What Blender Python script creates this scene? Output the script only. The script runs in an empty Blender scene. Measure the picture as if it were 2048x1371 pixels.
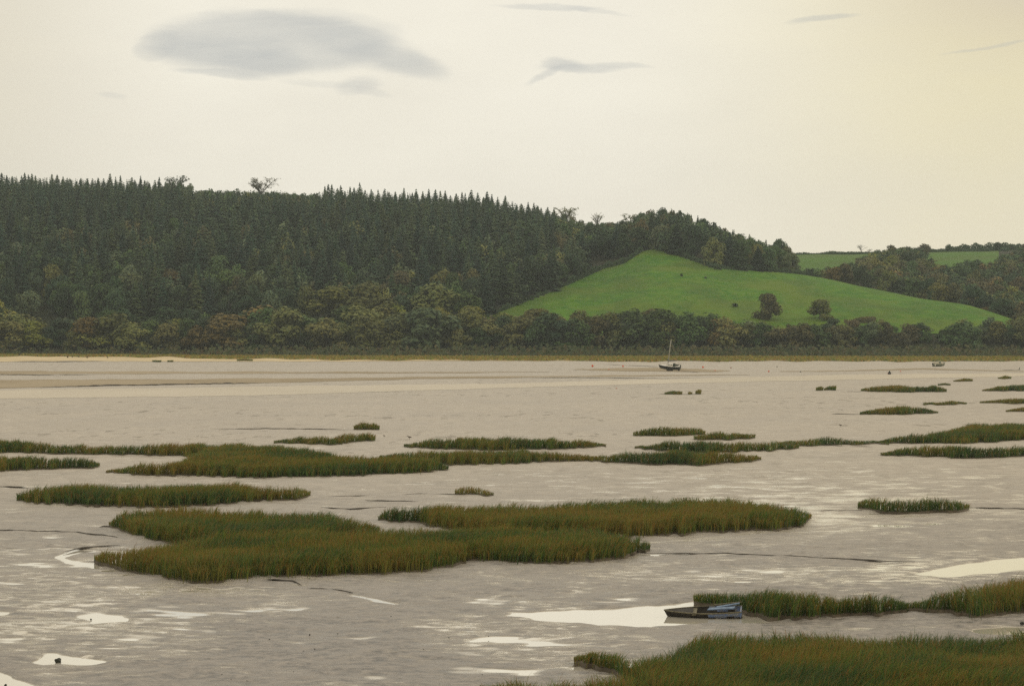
import bpy, bmesh, math, random
import numpy as np
from mathutils import Vector, Matrix

random.seed(11)
rng = np.random.default_rng(11)
F = 4800.0          # focal length in photo pixels (photo is 2048 wide)
H = 10.0            # eye height above the mud
HZ = 650.0          # photo row of the horizon
scene = bpy.context.scene
col = scene.collection

# ------------------------------------------------------------------ helpers
def U(px): return (px - 1024.0) / F
def gdist(py, z=0.0): return F * (H - z) / (py - HZ)
def gp(px, py, z=0.0):
    d = gdist(py, z)
    return Vector((U(px) * d, d, z))
def proj(x, y, z): return 1024 + F * x / y, HZ + (H - z) * F / y
def lerp_tab(tab, x):
    xs, ys = zip(*tab)
    return np.interp(x, xs, ys)
def waves(n, lo, hi, seed):
    r = np.random.default_rng(seed)
    k = np.exp(r.uniform(np.log(lo), np.log(hi), n)); a = r.uniform(0, 6.283, n); p = r.uniform(0, 6.283, n)
    def f(x, y):
        s = 0
        for i in range(n):
            s = s + np.sin(k[i] * (np.cos(a[i]) * x + np.sin(a[i]) * y) + p[i])
        return s / math.sqrt(n)
    return f

def tag(o, label=None, cat=None, group=None, kind=None):
    if label: o['label'] = label
    if cat: o['category'] = cat
    if group: o['group'] = group
    if kind: o['kind'] = kind
    return o
def link(o, parent=None):
    col.objects.link(o)
    if parent is not None: o.parent = parent
    return o
def empty(name, loc, rz=0.0, scale=(1, 1, 1)):
    o = bpy.data.objects.new(name, None)
    o.location = loc; o.rotation_euler = (0, 0, rz); o.scale = scale
    o.empty_display_size = 0.2
    return link(o)
def np_mesh(name, verts, faces, k, mat=None, cols=None, smooth=False, extra=None):
    """verts (n,3); faces (m,k) index array (or list of such arrays with k per array)"""
    if not isinstance(faces, list): faces = [faces]
    me = bpy.data.meshes.new(name)
    me.vertices.add(len(verts)); me.vertices.foreach_set('co', np.asarray(verts, np.float32).ravel())
    loops = np.concatenate([f.ravel() for f in faces]).astype(np.int32)
    totals = np.concatenate([np.full(len(f), f.shape[1]) for f in faces]).astype(np.int32)
    starts = np.concatenate([[0], np.cumsum(totals)[:-1]]).astype(np.int32)
    me.loops.add(len(loops)); me.loops.foreach_set('vertex_index', loops)
    me.polygons.add(len(totals)); me.polygons.foreach_set('loop_start', starts); me.polygons.foreach_set('loop_total', totals)
    me.polygons.foreach_set('use_smooth', np.full(len(totals), bool(smooth)))
    if cols is not None:
        c = np.ones((len(verts), 4), np.float32); c[:, :3] = cols
        at = me.color_attributes.new('Col', 'FLOAT_COLOR', 'POINT'); at.data.foreach_set('color', c.ravel())
    if extra is not None:
        for nm, arr in extra.items():
            at = me.attributes.new(nm, 'FLOAT', 'POINT'); at.data.foreach_set('value', np.asarray(arr, np.float32))
    me.update(calc_edges=True); me.validate()
    if mat: me.materials.append(mat)
    return me
def mobj(name, me, parent=None):
    return link(bpy.data.objects.new(name, me), parent)
def bm_obj(name, bm, mat, parent=None, smooth=False):
    me = bpy.data.meshes.new(name); bmesh.ops.recalc_face_normals(bm, faces=bm.faces[:])
    for f in bm.faces: f.smooth = smooth
    bm.to_mesh(me); bm.free()
    if mat: me.materials.append(mat)
    return mobj(name, me, parent)
def add_tube(bm, pts, rad, n=8, cap=True, flat=1.0):
    rings = []
    pts = [Vector(p) for p in pts]
    for i, p in enumerate(pts):
        a = pts[max(i - 1, 0)]; b = pts[min(i + 1, len(pts) - 1)]
        t = (b - a).normalized()
        s = t.cross(Vector((0, 0, 1)))
        if s.length < 1e-3: s = Vector((1, 0, 0))
        s.normalize(); w = s.cross(t).normalized()
        r = rad[i] if isinstance(rad, (list, tuple)) else rad
        rings.append([bm.verts.new(p + (s * math.cos(q) + w * math.sin(q) * flat) * r) for q in [6.28318 * j / n for j in range(n)]])
    for a, b in zip(rings, rings[1:]):
        for j in range(n): bm.faces.new((a[j], a[(j + 1) % n], b[(j + 1) % n], b[j]))
    if cap:
        bm.faces.new(rings[0][::-1]); bm.faces.new(rings[-1])
def add_box(bm, c, s, rot=None):
    m = Matrix.Translation(c)
    if rot is not None: m = m @ rot
    r = bmesh.ops.create_cube(bm, size=1.0, matrix=m @ Matrix.Diagonal((s[0], s[1], s[2], 1)))
    return r['verts']

# ------------------------------------------------------------------ node helpers
class NT:
    def __init__(self, tree): self.t = tree
    def n(self, typ, **kw):
        x = self.t.nodes.new(typ)
        for k, v in kw.items(): setattr(x, k, v)
        return x
    def put(self, sock, v):
        if isinstance(v, bpy.types.NodeSocket): self.t.links.new(v, sock)
        elif v is not None:
            if hasattr(sock.default_value, '__len__') and not hasattr(v, '__len__'): v = [v] * len(sock.default_value)
            if hasattr(v, '__len__') and len(v) == 3 and len(sock.default_value) == 4: v = (*v, 1)
            sock.default_value = v
    def m(self, op, a, b=None, c=None, clamp=False):
        x = self.n('ShaderNodeMath', operation=op); x.use_clamp = clamp
        for i, v in enumerate((a, b, c)):
            if v is not None: self.put(x.inputs[i], v)
        return x.outputs[0]
    def vm(self, op, a, b=None):
        x = self.n('ShaderNodeVectorMath', operation=op)
        self.put(x.inputs[0], a)
        if b is not None: self.put(x.inputs[1], b)
        return x.outputs[0]
    def mix(self, f, a, b, blend='MIX'):
        x = self.n('ShaderNodeMix', data_type='RGBA', blend_type=blend)
        self.put(x.inputs[0], f); self.put(x.inputs[6], a); self.put(x.inputs[7], b)
        return x.outputs[2]
    def noise(self, vec, scale, detail=4.0, rough=0.55, dist=0.0):
        x = self.n('ShaderNodeTexNoise')
        if vec is not None: self.put(x.inputs['Vector'], vec)
        self.put(x.inputs['Scale'], scale); self.put(x.inputs['Detail'], detail); self.put(x.inputs['Roughness'], rough); self.put(x.inputs['Distortion'], dist)
        return x.outputs[0]
    def sstep(self, v, lo, hi, a=0.0, b=1.0):
        x = self.n('ShaderNodeMapRange', interpolation_type='SMOOTHSTEP')
        for i, q in enumerate((v, lo, hi, a, b)): self.put(x.inputs[i], q)
        return x.outputs[0]
    def lin(self, v, lo, hi, a=0.0, b=1.0):
        x = self.n('ShaderNodeMapRange')
        for i, q in enumerate((v, lo, hi, a, b)): self.put(x.inputs[i], q)
        return x.outputs[0]
    def bump(self, h, strength, dist):
        x = self.n('ShaderNodeBump'); self.put(x.inputs['Height'], h); self.put(x.inputs['Strength'], strength); self.put(x.inputs['Distance'], dist)
        return x.outputs[0]
def new_mat(name):
    m = bpy.data.materials.new(name); m.use_nodes = True
    t = m.node_tree; t.nodes.clear()
    k = NT(t); out = k.n('ShaderNodeOutputMaterial'); b = k.n('ShaderNodeBsdfPrincipled')
    t.links.new(b.outputs[0], out.inputs[0])
    return m, k, b, out
def plain(name, c, rough=0.6, var=0.25, scale=6.0, spec=0.4, metal=0.0, c2=None):
    m, k, b, o = new_mat(name)
    p = k.n('ShaderNodeTexCoord').outputs['Object']
    n = k.noise(p, scale, 5, 0.6)
    c2 = c2 or tuple(x * (1 - var) for x in c)
    k.put(b.inputs['Base Color'], k.mix(k.sstep(n, 0.35, 0.65), c, c2))
    k.put(b.inputs['Roughness'], k.lin(n, 0.2, 0.8, rough - 0.1, rough + 0.1)); k.put(b.inputs['Specular IOR Level'], spec); k.put(b.inputs['Metallic'], metal)
    return m

# ------------------------------------------------------------------ camera
cam_d = bpy.data.cameras.new('camera'); cam = bpy.data.objects.new('camera', cam_d); col.objects.link(cam)
cam_d.sensor_fit = 'HORIZONTAL'; cam_d.sensor_width = 36.0; cam_d.lens = 36.0 * F / 2048.0
cam.location = (0, 0, H); cam.rotation_euler = (math.radians(90) - math.atan((685.5 - HZ) / F), 0, 0)
cam_d.clip_start = 0.5; cam_d.clip_end = 20000
scene.camera = cam

# ------------------------------------------------------------------ world: overcast evening sky over a clear one
SUN_EL, SUN_AZ = math.radians(24), math.radians(62)      # azimuth measured from +Y towards +X
w = bpy.data.worlds.new('World'); scene.world = w; w.use_nodes = True
t = w.node_tree; t.nodes.clear(); k = NT(t)
wo = k.n('ShaderNodeOutputWorld')
sky = k.n('ShaderNodeTexSky', sky_type='NISHITA'); sky.sun_disc = False; sky.sun_elevation = SUN_EL; sky.sun_rotation = SUN_AZ
bgA = k.n('ShaderNodeBackground'); k.put(bgA.inputs[0], sky.outputs[0]); bgA.inputs[1].default_value = 0.08
tc = k.n('ShaderNodeTexCoord').outputs['Generated']
sx = k.n('ShaderNodeSeparateXYZ'); k.put(sx.inputs[0], tc)
yy = k.m('MAXIMUM', sx.outputs[1], 0.06)
X = k.m('ADD', k.m('MULTIPLY', k.m('DIVIDE', sx.outputs[0], yy), F), 1024.0)
Y = k.m('SUBTRACT', HZ, k.m('MULTIPLY', k.m('DIVIDE', sx.outputs[2], yy), F))
cv = k.n('ShaderNodeCombineXYZ'); k.put(cv.inputs[0], k.m('MULTIPLY', X, 1 / 260.0)); k.put(cv.inputs[1], k.m('MULTIPLY', Y, 1 / 70.0))
nA = k.noise(cv.outputs[0], 1.0, 4, 0.5); nB = k.noise(k.vm('ADD', cv.outputs[0], (7.3, 2.1, 4.0)), 1.1, 4, 0.5)
cv2 = k.n('ShaderNodeCombineXYZ'); k.put(cv2.inputs[0], k.m('MULTIPLY', X, 1 / 700.0)); k.put(cv2.inputs[1], k.m('MULTIPLY', Y, 1 / 260.0))
nC = k.noise(cv2.outputs[0], 1.0, 4, 0.5)
Xd = k.m('ADD', X, k.m('MULTIPLY', k.m('SUBTRACT', nB, 0.5), 70.0)); Yd = k.m('ADD', Y, k.m('MULTIPLY', k.m('SUBTRACT', nA, 0.5), 34.0))
cv3 = k.n('ShaderNodeCombineXYZ'); k.put(cv3.inputs[0], k.m('MULTIPLY', X, 1 / 95.0)); k.put(cv3.inputs[1], k.m('MULTIPLY', Y, 1 / 16.0))
nW = k.noise(cv3.outputs[0], 1.0, 5, 0.6, 0.4)
Yd = k.m('ADD', Yd, k.m('MULTIPLY', k.m('SUBTRACT', nW, 0.5), 13.0))
CLOUDS = [  # cx, cy, half length, half height, tilt (deg), edge softness, strength
    (530, 86, 268, 74, 1, 0.55, 0.62), (640, 60, 185, 50, 4, 0.55, 0.25), (318, 90, 54, 33, -14, 0.6, 0.3), (450, 98, 170, 40, 5, 0.95, 0.5), (520, 126, 115, 30, 4, 0.95, 0.62), (440, 147, 110, 11, 5, 0.9, 0.5), (735, 94, 185, 46, 19, 0.9, 0.42), (800, 120, 125, 32, 19, 0.9, 0.42),
    (722, 171, 58, 22, -6, 1.0, 0.34), (745, 183, 40, 12, 14, 1.0, 0.22), (660, 166, 120, 9, 3, 1.0, 0.22),
    (1128, 130, 54, 15, 3, 1.0, 0.58), (1160, 136, 100, 10, 0, 1.0, 0.5), (1092, 148, 54, 8, -24, 1.0, 0.45), (1240, 131, 80, 7, 3, 1.0, 0.4),
    (1105, 15, 130, 8, 1, 0.9, 0.38), (1200, 22, 90, 6, 9, 0.9, 0.22), (1645, 36, 80, 10, -7, 0.9, 0.5), (1975, 91, 110, 5, -9, 0.9, 0.36), (220, 190, 35, 8, 8, 0.9, 0.2)]
tot = None
for cx, cy, a, b, tilt, soft, amp in CLOUDS:
    ca, sa = math.cos(math.radians(tilt)), math.sin(math.radians(tilt))
    dx = k.m('SUBTRACT', Xd, cx); dy = k.m('SUBTRACT', Yd, cy)
    ex = k.m('MULTIPLY', k.m('ADD', k.m('MULTIPLY', dx, ca), k.m('MULTIPLY', dy, sa)), 1 / a)
    ey = k.m('MULTIPLY', k.m('SUBTRACT', k.m('MULTIPLY', dy, ca), k.m('MULTIPLY', dx, sa)), 1 / b)
    r2 = k.m('ADD', k.m('MULTIPLY', ex, ex), k.m('MULTIPLY', ey, ey))
    mk = k.m('MULTIPLY', k.sstep(k.m('SUBTRACT', 1.0, r2), 0.0, soft), amp)
    tot = mk if tot is None else k.m('SUBTRACT', k.m('ADD', tot, mk), k.m('MULTIPLY', tot, mk))
tot = k.m('MULTIPLY', tot, k.m('MULTIPLY', k.lin(nC, 0.2, 0.8, 0.72, 1.1), k.lin(nW, 0.25, 0.75, 0.86, 1.1)))
# cloud deck tone: cream, greyer at the far left, yellow to the right where the sun sits behind it
base = k.mix(k.sstep(X, 1150, 2100), (1.0, 0.945, 0.81), (0.87, 0.77, 0.48))
base = k.mix(k.sstep(X, 450, -150), base, (0.80, 0.735, 0.59))
cor = k.m('MULTIPLY', k.sstep(X, 1500, 2200), k.sstep(Y, 190, -60))
base = k.mix(k.m('MULTIPLY', cor, 0.7), base, (0.62, 0.52, 0.42))
base = k.mix(k.m('MULTIPLY', k.sstep(Y, 60, 520), 0.45), base, (0.87, 0.815, 0.705))
base = k.mix(k.lin(nC, 0.3, 0.75, 0.0, 0.22), base, (0.78, 0.71, 0.58))
mott = k.noise(k.vm('ADD', cv2.outputs[0], (3.0, 9.0, 1.0)), 2.6, 5, 0.55)
base = k.mix(k.lin(mott, 0.35, 0.7, 0.0, 0.16), base, (0.74, 0.69, 0.60))
base = k.mix(k.m('MULTIPLY', tot, 0.82, clamp=True), base, (0.42, 0.445, 0.465))
ZEN = k.lin(sx.outputs[2], 0.12, 0.7, 1.0, 1.12)
bgB = k.n('ShaderNodeBackground'); k.put(bgB.inputs[0], base); k.put(bgB.inputs[1], ZEN)
mx = k.n('ShaderNodeMixShader'); mx.inputs[0].default_value = 0.94
t.links.new(bgA.outputs[0], mx.inputs[1]); t.links.new(bgB.outputs[0], mx.inputs[2]); t.links.new(mx.outputs[0], wo.inputs[0])

sun_d = bpy.data.lights.new('sun', 'SUN'); sun_d.energy = 0.8; sun_d.angle = math.radians(14); sun_d.color = (1.0, 0.9, 0.72)
sun = bpy.data.objects.new('sun', sun_d); col.objects.link(sun)
sd = Vector((math.sin(SUN_AZ) * math.cos(SUN_EL), math.cos(SUN_AZ) * math.cos(SUN_EL), math.sin(SUN_EL)))
sun.rotation_euler = sd.to_track_quat('Z', 'Y').to_euler(); sun.location = (200, 200, 200)
scene.view_settings.view_transform = 'Standard'; scene.view_settings.look = 'None'; scene.view_settings.exposure = 0.0; scene.view_settings.gamma = 1.0
scene.cycles.use_denoising = False
scene.cycles.max_bounces = 6; scene.cycles.diffuse_bounces = 4; scene.cycles.glossy_bounces = 3; scene.cycles.transmission_bounces = 2; scene.cycles.volume_bounces = 1
scene.cycles.caustics_reflective = False; scene.cycles.caustics_refractive = False

# ------------------------------------------------------------------ materials
def mud_material():
    m, k, b, o = new_mat('wet_mud')
    P = k.n('ShaderNodeNewGeometry').outputs['Position']
    sp = k.n('ShaderNodeSeparateXYZ'); k.put(sp.inputs[0], P); d = sp.outputs[1]; zz = sp.outputs[2]
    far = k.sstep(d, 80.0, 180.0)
    n3 = k.noise(P, 2.4, 8, 0.7); n4 = k.noise(P, 0.04, 4, 0.55); n5 = k.noise(k.vm('ADD', P, (40.0, 11.0, 0.0)), 0.7, 7, 0.64); n6 = k.noise(k.vm('MULTIPLY', P, (0.12, 0.05, 1.0)), 1.0, 6, 0.65)
    low = k.sstep(zz, 0.0, -0.075)
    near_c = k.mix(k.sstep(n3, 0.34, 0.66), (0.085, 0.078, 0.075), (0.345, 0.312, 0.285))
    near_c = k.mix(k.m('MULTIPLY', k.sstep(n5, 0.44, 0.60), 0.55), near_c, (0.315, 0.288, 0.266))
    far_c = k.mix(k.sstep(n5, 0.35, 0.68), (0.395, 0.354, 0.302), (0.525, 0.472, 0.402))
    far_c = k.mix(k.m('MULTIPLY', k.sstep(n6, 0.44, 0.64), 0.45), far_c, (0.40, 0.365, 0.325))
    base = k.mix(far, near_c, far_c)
    base = k.mix(k.m('MULTIPLY', k.sstep(n4, 0.4, 0.65), 0.3), base, (0.37, 0.332, 0.288))
    fl = k.noise(k.vm('MULTIPLY', P, (0.62, 0.16, 1.0)), 1.0, 4, 0.6)
    base = k.mix(k.m('MULTIPLY', k.sstep(fl, 0.575, 0.64), k.m('MULTIPLY', k.lin(d, 110, 220, 0.1, 0.8), k.sstep(k.noise(P, 0.018, 3, 0.6), 0.40, 0.60))), base, (0.19, 0.16, 0.12))  # dark dashes: shading of small ripple steps painted into the colour
    fl2 = k.noise(k.vm('MULTIPLY', P, (1.6, 1.0, 1.0)), 1.5, 2, 0.5)
    base = k.mix(k.m('MULTIPLY', k.sstep(fl2, 0.70, 0.74), 0.8), base, (0.11, 0.095, 0.07))
    base = k.mix(k.m('MULTIPLY', low, 0.45), base, (0.17, 0.15, 0.125))
    # fine streaks of water film, their pale sky sheen mixed into base colour
    wet = k.n('ShaderNodeAttribute'); wet.attribute_name = 'wet'
    ns = k.noise(k.vm('MULTIPLY', P, (0.6, 1.0, 1.0)), 1.7, 8, 0.66, 0.3); nb = k.noise(P, 0.28, 4, 0.55)
    ns2 = k.noise(k.vm('MULTIPLY', P, (0.55, 0.8, 1.0)), 0.75, 8, 0.68, 0.2); ns = k.mix(k.sstep(d, 90.0, 150.0), ns, ns2)
    s = k.m('ADD', k.m('ADD', ns, k.m('MULTIPLY', k.m('SUBTRACT', nb, 0.5), 0.5)), k.m('MULTIPLY', k.m('SUBTRACT', wet.outputs['Fac'], 0.3), 0.22))
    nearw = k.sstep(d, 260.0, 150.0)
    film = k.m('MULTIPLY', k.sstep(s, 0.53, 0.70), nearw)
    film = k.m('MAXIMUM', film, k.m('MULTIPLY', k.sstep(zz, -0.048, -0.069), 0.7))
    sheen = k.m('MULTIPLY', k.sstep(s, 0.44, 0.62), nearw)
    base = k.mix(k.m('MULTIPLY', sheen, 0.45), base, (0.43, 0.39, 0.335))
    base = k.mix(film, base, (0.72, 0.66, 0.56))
    k.put(b.inputs['Metallic'], k.m('MULTIPLY', film, 0.5))
    k.put(b.inputs['Base Color'], base)
    rough = k.mix(far, k.m('SUBTRACT', k.lin(n3, 0.3, 0.7, 0.36, 0.58), k.m('MULTIPLY', low, 0.12)), (0.55, 0.55, 0.55))
    rough = k.mix(film, rough, (0.14, 0.14, 0.14))
    k.put(b.inputs['Roughness'], rough); k.put(b.inputs['IOR'], 1.45)
    hgt = k.m('ADD', k.m('MULTIPLY', n3, 0.7), k.m('MULTIPLY', n5, 0.8))
    k.put(b.inputs['Normal'], k.bump(k.m('MULTIPLY', hgt, k.m('SUBTRACT', 1.0, k.m('MULTIPLY', film, 0.85))), k.lin(d, 60, 260, 0.9, 0.8), 0.12))
    return m
def pool_material():
    m, k, b, o = new_mat('still_water')
    P = k.n('ShaderNodeNewGeometry').outputs['Position']
    k.put(b.inputs['Base Color'], (0.80, 0.76, 0.66)); k.put(b.inputs['Roughness'], 0.03); k.put(b.inputs['IOR'], 1.5); k.put(b.inputs['Metallic'], 0.38)
    k.put(b.inputs['Normal'], k.bump(k.noise(P, 2.5, 2), 0.02, 0.02))
    return m
def leaf_material(name, attr=False, trans=0.25, nscale=0.9):
    m, k, b, o = new_mat(name)
    if attr:
        a = k.n('ShaderNodeAttribute'); a.attribute_name = 'Col'; c = a.outputs['Color']
    else:
        c = k.n('ShaderNodeObjectInfo').outputs['Color']
    P = k.n('ShaderNodeNewGeometry').outputs['Position']
    n = k.noise(P, nscale, 3, 0.6); n2 = k.noise(P, nscale * 4.7, 2, 0.6)
    c2 = k.mix(k.sstep(n, 0.38, 0.66), c, k.mix(1.0, c, (1.45, 1.2, 0.85), 'MULTIPLY'))
    c2 = k.mix(k.sstep(n2, 0.35, 0.65), k.mix(1.0, c2, (0.72, 0.78, 0.8), 'MULTIPLY'), c2)
    k.put(b.inputs['Base Color'], c2); k.put(b.inputs['Roughness'], 0.75); k.put(b.inputs['Specular IOR Level'], 0.15)
    if trans:
        tr = k.n('ShaderNodeBsdfTranslucent'); k.put(tr.inputs[0], c2)
        ms = k.n('ShaderNodeMixShader'); ms.inputs[0].default_value = trans
        k.t.links.new(b.outputs[0], ms.inputs[1]); k.t.links.new(tr.outputs[0], ms.inputs[2]); k.t.links.new(ms.outputs[0], o.inputs[0])
    return m
def grass_material():
    m, k, b, o = new_mat('cord_grass')
    a = k.n('ShaderNodeAttribute'); a.attribute_name = 'Col'; c = a.outputs['Color']
    k.put(b.inputs['Base Color'], c); k.put(b.inputs['Roughness'], 0.7); k.put(b.inputs['Specular IOR Level'], 0.2)
    tr = k.n('ShaderNodeBsdfTranslucent'); k.put(tr.inputs[0], c)
    ms = k.n('ShaderNodeMixShader'); ms.inputs[0].default_value = 0.45
    k.t.links.new(b.outputs[0], ms.inputs[1]); k.t.links.new(tr.outputs[0], ms.inputs[2]); k.t.links.new(ms.outputs[0], o.inputs[0])
    return m
def ground_mat(name, cs, scale, rough=0.9, bump=0.4):
    m, k, b, o = new_mat(name)
    P = k.n('ShaderNodeNewGeometry').outputs['Position']
    n = k.noise(P, scale, 6, 0.6); n2 = k.noise(P, scale * 0.13, 4, 0.55)
    c = k.mix(k.sstep(n, 0.35, 0.65), cs[0], cs[1])
    c = k.mix(k.m('MULTIPLY', k.sstep(n2, 0.42, 0.62), 0.75), c, cs[2])
    if name == 'pasture':
        n3 = k.noise(P, 0.75, 4, 0.65); n4 = k.noise(k.vm('MULTIPLY', P, (1.0, 0.45, 1.0)), 0.06, 5, 0.65)
        c = k.mix(k.m('MULTIPLY', k.sstep(n4, 0.44, 0.62), 0.55), c, (0.050, 0.115, 0.012)); c = k.mix(k.m('MULTIPLY', k.sstep(n3, 0.5, 0.68), 0.6), c, (0.155, 0.185, 0.025))
    k.put(b.inputs['Base Color'], c); k.put(b.inputs['Roughness'], rough); k.put(b.inputs['Specular IOR Level'], 0.2)
    k.put(b.inputs['Normal'], k.bump(n, bump, 0.3))
    return m
M_MUD = mud_material(); M_POOL = pool_material()
M_GRASS = grass_material(); M_CROWN = leaf_material('broadleaf_foliage'); M_NEEDLE = leaf_material('conifer_needles', trans=0.0); M_MASS = leaf_material('wood_foliage', attr=True, trans=0.0)
M_BARK = plain('bark', (0.06, 0.05, 0.04), 0.9)
M_FOREST = ground_mat('forest_floor', ((0.025, 0.03, 0.015), (0.035, 0.032, 0.018), (0.03, 0.04, 0.015)), 0.3)
M_FIELD = ground_mat('pasture', ((0.036, 0.150, 0.003), (0.088, 0.215, 0.007), (0.118, 0.182, 0.013)), 0.24, 0.9, 1.0)
M_FARFIELD = ground_mat('far_pasture', ((0.060, 0.15, 0.014), (0.085, 0.18, 0.018), (0.075, 0.13, 0.018)), 0.2)
M_SAND = ground_mat('dry_sand', ((0.62, 0.52, 0.34), (0.68, 0.57, 0.38), (0.55, 0.44, 0.27)), 0.3)
M_BAR = ground_mat('silt_bar', ((0.35, 0.29, 0.205), (0.31, 0.255, 0.175), (0.41, 0.345, 0.25)), 0.15)
M_BANK = plain('dark_mud', (0.055, 0.045, 0.034), 0.55, 0.35, 1.5)
M_SOIL = plain('root_mud', (0.10, 0.078, 0.05), 0.8, 0.45, 1.2)

# ------------------------------------------------------------------ mud flat
def in_poly(px, py, poly):
    px = np.asarray(px, float); py = np.asarray(py, float); r = np.zeros(px.shape, bool); n = len(poly)
    for i in range(n):
        x1, y1 = poly[i]; x2, y2 = poly[(i + 1) % n]
        r ^= ((y1 > py) != (y2 > py)) & (px < (x2 - x1) * (py - y1) / ((y2 - y1) + 1e-12) + x1)
    return r
WATER_Z = -0.07
POOLS = [[(1010, 1226), (1100, 1218), (1220, 1214), (1330, 1206), (1400, 1196), (1500, 1208), (1580, 1236), (1500, 1242), (1400, 1244), (1300, 1249), (1200, 1247), (1090, 1238)],
         [(1835, 1143), (1925, 1126), (1990, 1117), (2160, 1104), (2160, 1134), (2048, 1135), (1960, 1145), (1890, 1151)],
         [(152, 1230), (180, 1226), (225, 1228), (264, 1236), (230, 1241), (185, 1240)],
         [(62, 1323), (85, 1306), (105, 1303), (140, 1308), (190, 1313), (224, 1320), (190, 1325), (120, 1327)],
         [(-60, 1330), (0, 1338), (40, 1356), (70, 1369), (0, 1380), (-60, 1380)],
         [(104, 1111), (150, 1097), (165, 1098), (130, 1112), (155, 1120), (200, 1126), (192, 1132), (140, 1125)],
         [(690, 1183), (712, 1186), (755, 1193), (800, 1203), (800, 1208), (745, 1199), (705, 1191)],
         [(-60, 1217), (0, 1218), (22, 1222), (0, 1228), (-60, 1229)],
         [(1930, 1254), (2048, 1249), (2160, 1247), (2160, 1263), (2048, 1265), (1960, 1265)]]
def build_mud():
    ys = np.concatenate([np.linspace(-60, 50, 12), np.arange(52, 110, 0.3), np.arange(110, 170, 0.6), np.arange(170, 270, 1.5), np.arange(270, 820, 10.0), [860, 1000, 1400, 1790]])
    us = np.concatenate([[-1.2, -0.8, -0.5, -0.38, -0.3], np.arange(-0.26, 0.2601, 0.0017), [0.3, 0.38, 0.5, 0.8, 1.2]])
    Yg, Ug = np.meshgrid(ys, us, indexing='ij')
    Xg = Ug * np.maximum(Yg, 60)
    px = 1024 + F * Xg / np.maximum(Yg, 1); py = HZ + H * F / np.maximum(Yg, 1)
    g = lambda cx, cy, sx_, sy_: np.exp(-((px - cx) / sx_) ** 2 - ((py - cy) / sy_) ** 2)
    wet = 0.08 + 0.62 * g(90, 1190, 300, 120) + 0.45 * g(250, 1270, 260, 40) + 0.5 * g(1030, 1230, 240, 36) + 0.55 * g(1080, 1300, 250, 46) + 0.62 * g(1650, 1150, 430, 26) + 0.6 * g(1650, 1000, 520, 80) \
        + 0.62 * g(430, 1180, 200, 16) + 0.3 * g(1950, 1120, 200, 30) - 0.5 * g(700, 1290, 220, 70) + 0.35 * g(1150, 1150, 260, 20) + 0.6 * g(575, 1216, 60, 12) + 0.5 * g(900, 1255, 90, 14) + 0.35 * g(1350, 1040, 500, 40)
    wetv = wet.copy(); wet = wet * np.clip((py - 985) / 60, 0, 1)
    fb = 0.62 * waves(10, 0.2, 0.6, 501)(Xg, Yg) + 0.6 * waves(16, 0.7, 1.8, 502)(Xg * 0.75, Yg) + 0.6 * waves(18, 1.8, 4.2, 503)(Xg * 0.7, Yg) + 0.42 * waves(18, 4.2, 8.0, 504)(Xg * 0.8, Yg)
    fade = np.clip((235 - Yg) / 70, 0, 1) * np.clip((Yg - 45) / 8, 0, 1)
    pm = np.zeros_like(Xg)
    for p in POOLS: pm = np.maximum(pm, in_poly(px, py, p).astype(float))
    for _ in range(2):
        q = pm.copy(); q[1:-1, 1:-1] = (pm[1:-1, 1:-1] * 2 + pm[:-2, 1:-1] + pm[2:, 1:-1] + pm[1:-1, :-2] + pm[1:-1, 2:]) / 6; pm = q
    near_pool = pm * (1 - 0.6 * pm)
    Z = (0.034 * fb * (1 - 0.75 * pm) - 0.040 * wet - 0.10 * pm) * fade
    Z = np.where(Yg > 250, 0, Z)
    n = len(us); idx = np.arange(len(ys) * n).reshape(len(ys), n)
    f = np.stack([idx[:-1, :-1], idx[:-1, 1:], idx[1:, 1:], idx[1:, :-1]], -1).reshape(-1, 4)
    v = np.stack([Xg, Yg, Z], -1).reshape(-1, 3)
    return mobj('mud_flat', np_mesh('mud_flat', v, f, 4, M_MUD, smooth=True, extra={'wet': wetv.ravel()}))
tag(build_mud(), 'wide grey brown tidal mud flat with wet streaks', kind='structure')
def build_water():
    v = np.array([(-24, 48, WATER_Z), (24, 48, WATER_Z), (48, 195, WATER_Z), (-48, 195, WATER_Z)])
    tag(mobj('water', np_mesh('water', v, np.array([[0, 1, 2, 3]]), 4, M_POOL)), 'still shallow water lying in the hollows of the near mud', kind='structure')
build_water()

def sheet(name, up, lo, z, mat, n=160, jit=0.0, seed=0, kind='structure', label=None):
    """flat sheet between two photo-space edges laid on the ground"""
    x0, x1 = max(up[0][0], lo[0][0]), min(up[-1][0], lo[-1][0])
    xs = np.linspace(x0, x1, n); a = lerp_tab(up, xs); b = lerp_tab(lo, xs)
    wv = waves(8, 0.02, 0.25, seed + 3)
    e = np.minimum(1, np.minimum(xs - x0, x1 - xs) / max(1, (x1 - x0) * 0.06))
    a = a + wv(xs, 0 * xs) * jit * e; b = b + wv(xs, 0 * xs + 400) * jit * e
    b = np.maximum(b, a + 0.05)
    rows = [np.stack([U(xs) * gdist(q), gdist(q), np.full(n, z)], -1) for q in (b, a)]
    v = np.concatenate(rows); i = np.arange(n - 1)
    f = np.stack([i, i + 1, i + 1 + n, i + n], -1)
    o = mobj(name, np_mesh(name, v, f, 4, mat)); tag(o, label, kind=kind); return o
M_CHAN = ground_mat('channel_painted_sky', ((0.54, 0.48, 0.385), (0.57, 0.51, 0.41), (0.50, 0.445, 0.355)), 0.1, 0.5, 0.1)  # bright sky reflection of the channel water put into a pale matt colour
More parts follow.
